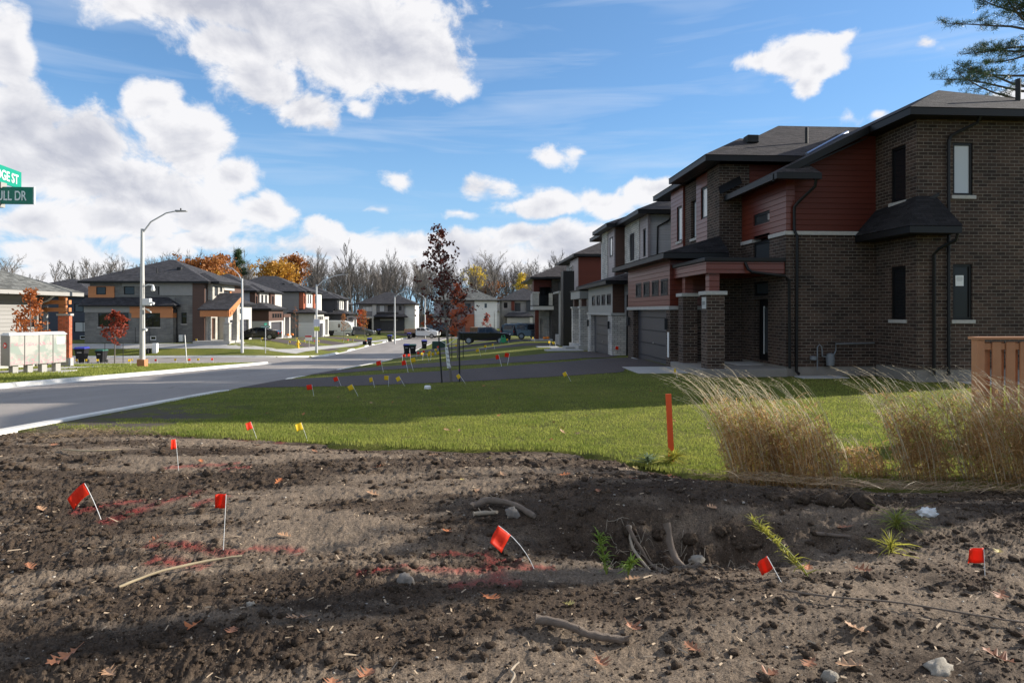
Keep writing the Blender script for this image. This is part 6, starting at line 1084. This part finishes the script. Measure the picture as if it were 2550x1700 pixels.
# small street signs
def post(x, y, h, lbl, m=al, r=.035, cat='post'): z = ground(x, y); return tag(MB().tube([(x, y, z-.2), (x, y, z+h)], r, 8).obj('sign_post', m, None, True), lbl, cat)
z = ground(-20.3, 64.3); ss = thing('street_sign', 'far green street name sign in front of the black car', 'street sign', (-20.3, 64.3, z)); MB().tube([(-20.3, 64.3, z-.2), (-20.3, 64.3, z+2.75)], .035, 8).obj('post', al, ss); MB().box(-20.75, -19.85, 64.25, 64.28, z+2.5, z+2.7).obj('sign_blade', gn, ss); MB().box(-20.31, -20.28, 63.9, 64.7, z+2.76, z+2.95).obj('sign_blade', gn, ss)
for q in range(9): MB().box(-20.70+q*.09, -20.70+q*.09+.05, 64.242, 64.248, z+2.55, z+2.65).obj('lettering', gl, ss)
text('LANE DR', .15, gl, Matrix.Translation((-20.66, 64.245, z+2.545)) @ Matrix.Rotation(R(90), 4, 'X'), 'lettering', par=ss) if 0 else None
MB().tube([(-22.55, 52.2, ground(-22.55, 52.2)-.1), (-22.72, 52.2, ground(-22.55, 52.2)+2.3)], .04, 8).obj('sign_post', al); tag(bpy.data.objects['sign_post'], 'bare grey sign post leaning at the side street corner', 'post')
bpost = thing('notice_board', 'small red and white builder board on a short post behind the hydrant', 'sign', (-18.9, 75.4, ground(-18.9, 75.4))); z = ground(-18.9, 75.4); MB().tube([(-18.9, 75.4, z), (-18.9, 75.4, z+.9)], .05, 8).obj('post', M['greytrim'], bpost); MB().box(-19.3, -18.55, 75.3, 75.34, z+.85, z+1.45).obj('board', M['whitem'], bpost); MB().box(-19.3, -18.55, 75.28, 75.299, z+1.22, z+1.42).obj('red_band', plain('red_print', (.5, .05, .05), .5), bpost)
z = ground(-19.3, 72.3); hy = thing('fire_hydrant', 'yellow fire hydrant on the corner lawn', 'hydrant', (-19.3, 72.3, z)); ym = plain('hydrant_yellow', (.75, .48, .02), .45)
MB().lathe((-19.3, 72.3, z), [(.16, 0), (.16, .05), (.12, .07), (.12, .6), (.16, .62), (.16, .66), (.13, .7), (.12, .78), (.06, .86), (.03, .92)], 14).obj('barrel', ym, hy, True); MB().tube([(-19.56, 72.3, z+.5), (-19.04, 72.3, z+.5)], .065, 10).obj('hose_outlets', ym, hy); MB().tube([(-19.3, 72.0, z+.45), (-19.3, 72.3, z+.45)], .08, 10).obj('pumper_outlet', ym, hy)
z = ground(-30.9, 63.6); eb = thing('utility_box', 'pale cable drum and box lying by the tall lamp post base', 'utility box', (-31, 63, z)); MB().box(-30.9, -30.45, 63.9, 64.3, z, z+1.05).obj('cabinet', M['whitem'], eb, bevel=.03); MB().tube([(-31.3, 63.9, z+.3), (-31.1, 63.9, z+.3)], .3, 14).obj('drum', M['blackm'], eb)
z = ground(-4.2, 78); tag(MB().box(-4.9, -3.3, 77.4, 78.6, z-.1, z+.85).obj('utility_box', plain('dark_green_box', (.015, .05, .035), .6), None, bevel=.04), 'low dark green utility box beside the street', 'utility box')
# ================================================================ wheeled garbage carts
cb = plain('cart_black', (.012, .012, .014), .6, spec=.3); clb = plain('cart_blue_lid', (.04, .045, .32), .45); clg = plain('cart_green_lid', (.03, .12, .08), .45)
def cart(x, y, yaw, lbl, lid=clb, s=1., grp='garbage carts at the kerb'):
    z = ground(x, y); t_ = thing('garbage_cart', lbl, 'garbage cart', (x, y, z), grp); T = Matrix.Translation((x, y, z)) @ Matrix.Rotation(yaw, 4, 'Z') @ Matrix.Scale(s, 4); mb = MB()
    a, b, c, d, H_ = .23, .25, .33, .36, 1.02; mb.add([(-a, -b, .06), (a, -b, .06), (a, b, .06), (-a, b, .06), (-c, -d, H_), (c, -d, H_), (c, d, H_), (-c, d, H_)], [(3, 2, 1, 0), (4, 5, 6, 7), (0, 1, 5, 4), (1, 2, 6, 5), (2, 3, 7, 6), (3, 0, 4, 7)]); mb.box(-.36, .36, -.39, .39, H_-.08, H_); mb.obj('body', cb, t_, T=T, bevel=.02)
    MB().add([(-.37, -.40, H_+.005), (.37, -.40, H_+.005), (.37, .40, H_+.005), (-.37, .40, H_+.005), (-.30, -.30, H_+.13), (.30, -.30, H_+.10), (.30, .34, H_+.13), (-.30, .34, H_+.13)], [(3, 2, 1, 0), (4, 5, 6, 7), (0, 1, 5, 4), (1, 2, 6, 5), (2, 3, 7, 6), (3, 0, 4, 7)]).obj('lid', lid, t_, T=T, bevel=.02)
    MB().box(-.14, .14, -.375, -.35, .72, .80).obj('label_plate', M['greytrim'], t_, T=T)
    for sx in (-.27, .27): MB().tube([(sx-.03, .3, .13), (sx+.03, .3, .13)], .13, 12).obj('wheel', M['blackm'], t_, T=T)
    MB().tube([(-.25, .44, H_-.05), (.25, .44, H_-.05)], .02, 6).obj('handle', cb, t_, T=T); return t_
cart(-33.0, 56.4, R(5), 'blue lidded cart on the side street, left of the smaller green one', clb, 1.2); cart(-31.5, 56.6, R(-4), 'smaller black cart with a green lid on the side street', clg, 1.0)
cart(-6.9, 67.5, R(4), 'blue lidded cart at the right kerb, left of the green lidded one'); cart(-6.2, 66.8, R(-3), 'green lidded cart overlapping the blue one at the right kerb', clg, .92); cart(-6.1, 81, R(10), 'blue lidded cart beside the low green utility box')
cart(-15.1, 95, R(6), 'blue lidded cart at the left kerb with a low black box beside it'); cart(-13.7, 107, R(-5), 'blue lidded cart at the foot of the left verge lamp post'); cart(-11.6, 118.5-1, R(0), 'farthest blue lidded cart on the left verge near the bend'); cart(-18.6, 128.4, R(0), 'blue lidded cart standing before the far grey house')
tag(MB().box(-16.1, -15.55, 95, 95.4, ground(-15.8, 95), ground(-15.8, 95)+.5).obj('recycling_box', cb, None, bevel=.02), 'low black recycling box beside a blue lidded cart', 'box')
# ================================================================ vehicles
tyre = plain('tyre_rubber', (.016, .016, .016), .8); rim = plain('wheel_rim', (.35, .35, .36), .3, .8); head = plain('headlight', (.65, .68, .72), .15); tail = plain('tail_light', (.35, .01, .01), .25); chrome = plain('chrome', (.6, .6, .62), .15, .9)
def paintm(n_, c, r=.22): m, t, b = newmat(n_); setb(t, b, Base_Color=c, Roughness=r, Metallic=.1, Coat_Weight=.9, Coat_Roughness=.06); return m
pk, pw_, pg_, pn_ = paintm('black_paint', (.010, .010, .012)), paintm('white_paint', (.68, .68, .67), .35), paintm('grey_paint', (.11, .115, .12)), paintm('navy_black_paint', (.012, .013, .022))
def car(lbl, cat, x, y, yaw, L, Wd, belt, roof, hood, prof, glass, wheels, wr, paint, z=None, body_low=.28, name='parked_car', tum=.16):
    """prof: (x, z) outline of the body side from rear bottom over the roof to front bottom; glass: list of (x, z) polygons on the side"""
    z = ground(x, y) if z is None else z; t_ = thing(name, lbl, cat, (x, y, z), None); T = Matrix.Translation((x, y, z)) @ Matrix.Rotation(yaw, 4, 'Z'); hw = Wd/2
    def yy_(zz): return hw-(tum*max(0, (zz-belt)/(roof-belt))) - .05*max(0, (body_low+.12-zz)/.12)
    n = len(prof); V = [(px-L/2, yy_(pz), pz) for px, pz in prof]+[(px-L/2, -yy_(pz), pz) for px, pz in prof]; F = [(i, i+1, n+i+1, n+i) for i in range(n-1)]+[(n-1, 0, n, 2*n-1)]
    bmv = MB().add(V, F); import_bm = __import__('bmesh'); me = bpy.data.meshes.new('body'); bm_ = import_bm.new(); vs = [bm_.verts.new(v) for v in V]
    for f in F: bm_.faces.new([vs[i] for i in f])
    for s_ in (0, n): 
        f = bm_.faces.new([vs[s_+i] for i in range(n)]); import_bm.ops.triangulate(bm_, faces=[f])
    import_bm.ops.recalc_face_normals(bm_, faces=bm_.faces[:]); bm_.to_mesh(me); bm_.free(); me.transform(T); bo = link('body', me, paint, t_); md = bo.modifiers.new('bevel', 'BEVEL'); md.width = .05; md.segments = 3; md.limit_method = 'ANGLE'; md.angle_limit = R(25)
    for gp in glass:
        for s_ in (1, -1): 
            k = len(gp); MB().ext([(px-L/2, s_*(yy_(pz)+.002), pz) for px, pz in gp], (0, s_*.012, 0)).obj('side_window', M['glassc'], t_, T=T)
    top = [(px, pz) for px, pz in prof]
    for i in range(n-1):                                # sloped panels between belt and roof are windscreen and rear glass
        (xa_, za), (xb_, zb_) = prof[i], prof[i+1]
        if abs(zb_-za) > .25*(roof-belt) and min(za, zb_) >= belt-.12 and abs(xb_-xa_) > .05:
            fr_ = [(xa_+(xb_-xa_)*u, za+(zb_-za)*u) for u in (.1, .92)]; nx_, nz_ = -(zb_-za), (xb_-xa_); l_ = math.hypot(nx_, nz_); nx_, nz_ = nx_/l_, nz_/l_
            MB().ext([(fr_[0][0]-L/2, yy_(fr_[0][1])-.10, fr_[0][1]), (fr_[1][0]-L/2, yy_(fr_[1][1])-.10, fr_[1][1]), (fr_[1][0]-L/2, -yy_(fr_[1][1])+.10, fr_[1][1]), (fr_[0][0]-L/2, -yy_(fr_[0][1])+.10, fr_[0][1])], (-nx_*-.012, 0, nz_*.012)).obj('windscreen' if xb_ > L/2 else 'rear_window', M['glassc'], t_, T=T)
    for wx in wheels:
        for s_ in (1, -1):
            w_ = MB().tube([(wx-L/2, s_*(hw-.22), wr), (wx-L/2, s_*(hw+.015), wr)], wr, 20).obj('wheel', tyre, t_, T=T); MB().tube([(wx-L/2, s_*(hw+.0), wr), (wx-L/2, s_*(hw+.03), wr)], wr*.62, 16).obj('rim', rim, w_, T=T)
    for s_ in (1, -1):
        MB().box(L/2-.22, L/2+.008, s_*(hw-.42), s_*(hw-.06), hood-.26, hood-.12).obj('headlight', head, t_, T=T); MB().box(-L/2-.008, -L/2+.12, s_*(hw-.3), s_*(hw-.03), belt-.28, belt-.06).obj('tail_light', tail, t_, T=T); MB().box(L*.62-L/2, L*.62-L/2+.16, s_*(hw+.0), s_*(hw+.17), belt+.02, belt+.16).obj('mirror', paint, t_, T=T)
    MB().box(L/2-.05, L/2+.012, -.45, .45, body_low+.12, hood-.18).obj('grille', M['blackm'], t_, T=T); return t_, T
car('black sedan parked before the blue-grey house, its tail towards the street', 'car', -25.0, 76.6, R(183), 4.9, 1.85, .95, 1.45, .92, [(.0, .35), (.02, .85), (.25, 1.08), (.95, 1.12), (1.75, 1.42), (2.5, 1.45), (3.0, 1.38), (3.85, .98), (4.7, .82), (4.9, .62), (4.88, .3), (4.4, .24), (.4, .24)], [[(1.15, 1.06), (1.85, 1.34), (2.35, 1.36), (2.35, 1.03)], [(2.43, 1.03), (2.43, 1.36), (2.95, 1.3), (3.6, 1.0)]], (.95, 3.95), .34, pk)
bp = car('long black crew cab pickup truck parked across the right driveway', 'pickup truck', 1.3, 73, R(-6), 5.9, 2.0, 1.25, 1.93, 1.28, [(0, .55), (.02, 1.28), (2.15, 1.3), (2.2, 1.3), (2.28, 1.88), (3.6, 1.93), (3.85, 1.86), (4.55, 1.3), (5.75, 1.18), (5.9, .95), (5.88, .5), (5.4, .42), (.5, .42)], [[(2.4, 1.34), (2.42, 1.78), (3.1, 1.83), (3.1, 1.34)], [(3.18, 1.34), (3.18, 1.83), (3.72, 1.8), (4.28, 1.34)]], (1.25, 4.8), .42, pk, name='pickup_truck', body_low=.45)
MB().box(-5.9/2+.08, -5.9/2+2.1, -.86, .86, 1.285, 1.303).obj('bed_cover', M['blackm'], bp[0], T=bp[1])
for (lb, x, y, L) in (('dark navy long SUV parked behind the black pickup with a bright roof rail', 6.4, 86, 5.4), ('dark SUV with a chrome window line nearest the balcony house porch', 7.6, 79, 5.3)):
    c_, T_ = car(lb, 'suv', x, y, R(-4), L, 2.0, 1.12, 1.88, 1.2, [(0, .5), (.0, 1.2), (.18, 1.82), (.6, 1.88), (3.3, 1.88), (3.6, 1.82), (4.3, 1.22), (5.2, 1.08), (L, .9), (L-.02, .45), (4.8, .36), (.5, .36)], [[(.35, 1.2), (.5, 1.72), (1.5, 1.76), (1.5, 1.2)], [(1.6, 1.2), (1.6, 1.76), (2.5, 1.76), (2.5, 1.2)], [(2.6, 1.2), (2.6, 1.76), (3.35, 1.73), (3.95, 1.22)]], (1.0, 4.3), .40, pn_, name='suv', body_low=.4, z=ground(x, y))
    for s_ in (1, -1): MB().tube([(-L/2+.35, s_*1.0, 1.17), (1.3, s_*1.0, 1.18)], .018, 6).obj('window_trim', chrome, c_, T=T_); MB().tube([(-L/2+.5, s_*.78, 1.93), (.6, s_*.78, 1.93)], .022, 6).obj('roof_rail', chrome, c_, T=T_)
wp, T_ = car('white work pickup with a wooden stake bed parked near the bend', 'pickup truck', -9.4, 120.5, R(-14), 6.4, 2.05, 1.3, 2.0, 1.32, [(2.2, .6), (2.2, 1.35), (2.3, 1.95), (3.6, 2.0), (3.85, 1.92), (4.5, 1.38), (6.1, 1.28), (6.4, 1.05), (6.38, .55), (5.9, .45), (2.6, .45)], [[(2.42, 1.4), (2.45, 1.85), (3.1, 1.9), (3.1, 1.4)], [(3.18, 1.4), (3.18, 1.9), (3.7, 1.87), (4.2, 1.42)]], (1.2, 3.0+2.3), .42, pw_, name='pickup_truck', body_low=.5, z=-2.98)
MB().box(-3.2, -1.05, -1.0, 1.0, .85, 1.0).obj('flatbed', M['blackm'], wp, T=T_); mb = MB(); [mb.box(-3.18+i*.36, -3.0+i*.36, -1.0, -.95, 1.0, 1.75) for i in range(6)]; mb.box(-3.2, -1.05, -1.02, -1.0, 1.4, 1.7); mb.box(-3.2, -1.05, .98, 1.02, 1.2, 1.7); mb.obj('stake_sides', plain('raw_timber', (.36, .22, .14), .8), wp, T=T_); MB().box(-3.1, -1.1, -.9, .9, 1.0, 1.62).obj('timber_load', plain('timber_load', (.42, .30, .22), .85), wp, T=T_)
c_, T_ = car('grey minivan parked in front of the camper trailer', 'minivan', -20.6, 119.5, R(-4), 5.1, 1.95, 1.05, 1.75, 1.1, [(0, .4), (.02, 1.1), (.35, 1.68), (.9, 1.75), (2.6, 1.74), (3.1, 1.62), (4.1, 1.12), (4.9, .92), (5.1, .7), (5.08, .35), (4.6, .28), (.4, .28)], [[(.5, 1.12), (.7, 1.6), (1.5, 1.63), (1.5, 1.1)], [(1.6, 1.1), (1.6, 1.63), (2.5, 1.62), (2.5, 1.1)], [(2.6, 1.1), (2.6, 1.6), (3.0, 1.54), (3.75, 1.12)]], (.95, 4.1), .36, pg_, name='minivan')
c_, T_ = car('dark van standing behind the white work pickup', 'van', -6.4, 126, R(8), 5.6, 2.0, 1.3, 2.25, 1.2, [(0, .5), (0, 2.2), (.3, 2.3), (3.9, 2.25), (4.6, 1.3), (5.5, 1.1), (5.6, .8), (5.5, .45), (.5, .45)], [[(3.1, 1.4), (3.1, 2.0), (3.8, 2.0), (4.2, 1.4)]], (1.1, 4.5), .38, pk, name='van', z=-2.9)
# camper trailer
z = ground(-25.5, 121); tr = thing('camper_trailer', 'white rounded camper trailer parked beside the left row', 'camper trailer', (-26.3, 120, z)); TT = Matrix.Translation((-27.2, 118.5, z)) @ Matrix.Rotation(R(-3), 4, 'Z'); wm = plain('camper_white', (.62, .63, .60), .4)
pf = [(0, .55), (0, 2.0), (.15, 2.55), (.7, 2.85), (3.6, 2.8), (4.6, 2.5), (5.15, 1.9), (5.3, 1.2), (5.1, .55)]
MB().ext([(px, 0, pz) for px, pz in pf], (0, 2.2, 0)).obj('body', wm, tr, T=TT, bevel=.06); MB().box(.25, 1.0, -.012, -.001, 1.5, 2.1).obj('window', M['glass'], tr, T=TT); d_ = MB().box(2.6, 3.25, -.02, -.001, .65, 2.45).obj('door', wm, tr, T=TT); MB().box(2.75, 3.1, -.03, -.021, 1.55, 2.25).obj('pane', M['glass'], d_, T=TT); MB().box(0, 5.1, -.01, -.0005, .95, 1.05).obj('stripe', M['blackm'], tr, T=TT); MB().box(1.0, 2.0, -.02, -.0005, .5, .95).obj('wheel_arch', M['blackm'], tr, T=TT)
for wx in (1.5,): MB().tube([(wx, -.06, .33), (wx, .18, .33)], .34, 16).obj('wheel', tyre, tr, T=TT)
MB().tube([(5.1, 1.1, .5), (6.1, 1.1, .5)], .05, 6).obj('hitch', M['blackm'], tr, T=TT)
# hose reel, pumpkins, skeleton-free porch things, black fence by the far pond
z = ground(3.1, 67.6); hr = thing('hose_reel', 'green garden hose reel in front of the black pickup', 'hose reel', (3.1, 66, z)); gm_ = plain('reel_green', (.02, .28, .12), .5); MB().tube([(2.75, 65.8, z), (2.95, 65.8, z+.85), (3.2, 65.8, z+.9), (3.5, 65.8, z)], .05, 8).obj('frame', gm_, hr, True); MB().tube([(3.1, 65.6, z+.4), (3.1, 66.1, z+.4)], .28, 14).obj('drum', gm_, hr)
pu = plain('pumpkin_orange', (.75, .22, .02), .5)
def pumpkin(x, y, z, r, lbl): t_ = thing('pumpkin', lbl, 'pumpkin', (x, y, z), 'pumpkins on the porches'); MB().lathe((x, y, z), [(r*.3, 0), (r*.85, r*.2), (r, r*.7), (r*.85, r*1.25), (r*.3, r*1.45)], 12).obj('body', pu, t_, True); MB().tube([(x, y, z+r*1.4), (x+.02, y, z+r*1.75)], .02, 6).obj('stem', M['blackm'], t_)
for k, (x, y) in enumerate(((-26.6, 94.3), (-26.6, 96.4), (-26.3, 95.4))): pumpkin(x, y, -1.75+.2, .22, ['left pumpkin on the porch of the blue-grey house', 'right pumpkin on the porch of the blue-grey house', 'middle pumpkin on the porch of the blue-grey house'][k])
pumpkin(7.9, 67.9, -.95, .2, 'orange pumpkin on the porch of the balcony house'); pumpkin(7.55, 67.8, -.95, .18, 'smaller pumpkin beside the first on the balcony house porch')
pf_ = thing('metal_fence', 'low black metal railing in front of the white sided house', 'fence', (3, 117, -2.3)); mb = MB()
for i in range(60): mb.box(-5.5+i*.28, -5.46+i*.28, 116.6, 116.63, -2.7, -1.1)
mb.obj('bars', M['blackm'], pf_); MB().box(-5.6, 11.3, 116.58, 116.65, -1.13, -1.07).obj('top_rail', M['blackm'], pf_); MB().box(-5.6, 11.3, 116.58, 116.65, -2.55, -2.5).obj('bottom_rail', M['blackm'], pf_)
tag(MB().box(-.6, 2.4, 121.5, 124, -2.9, -1.0).obj('brown_hedge', plain('hedge_brown', (.16, .10, .06), .9, var=.4, sc=4, bmp=.1), None, bevel=.2), 'clipped brown hedge before the white sided house', 'hedge')
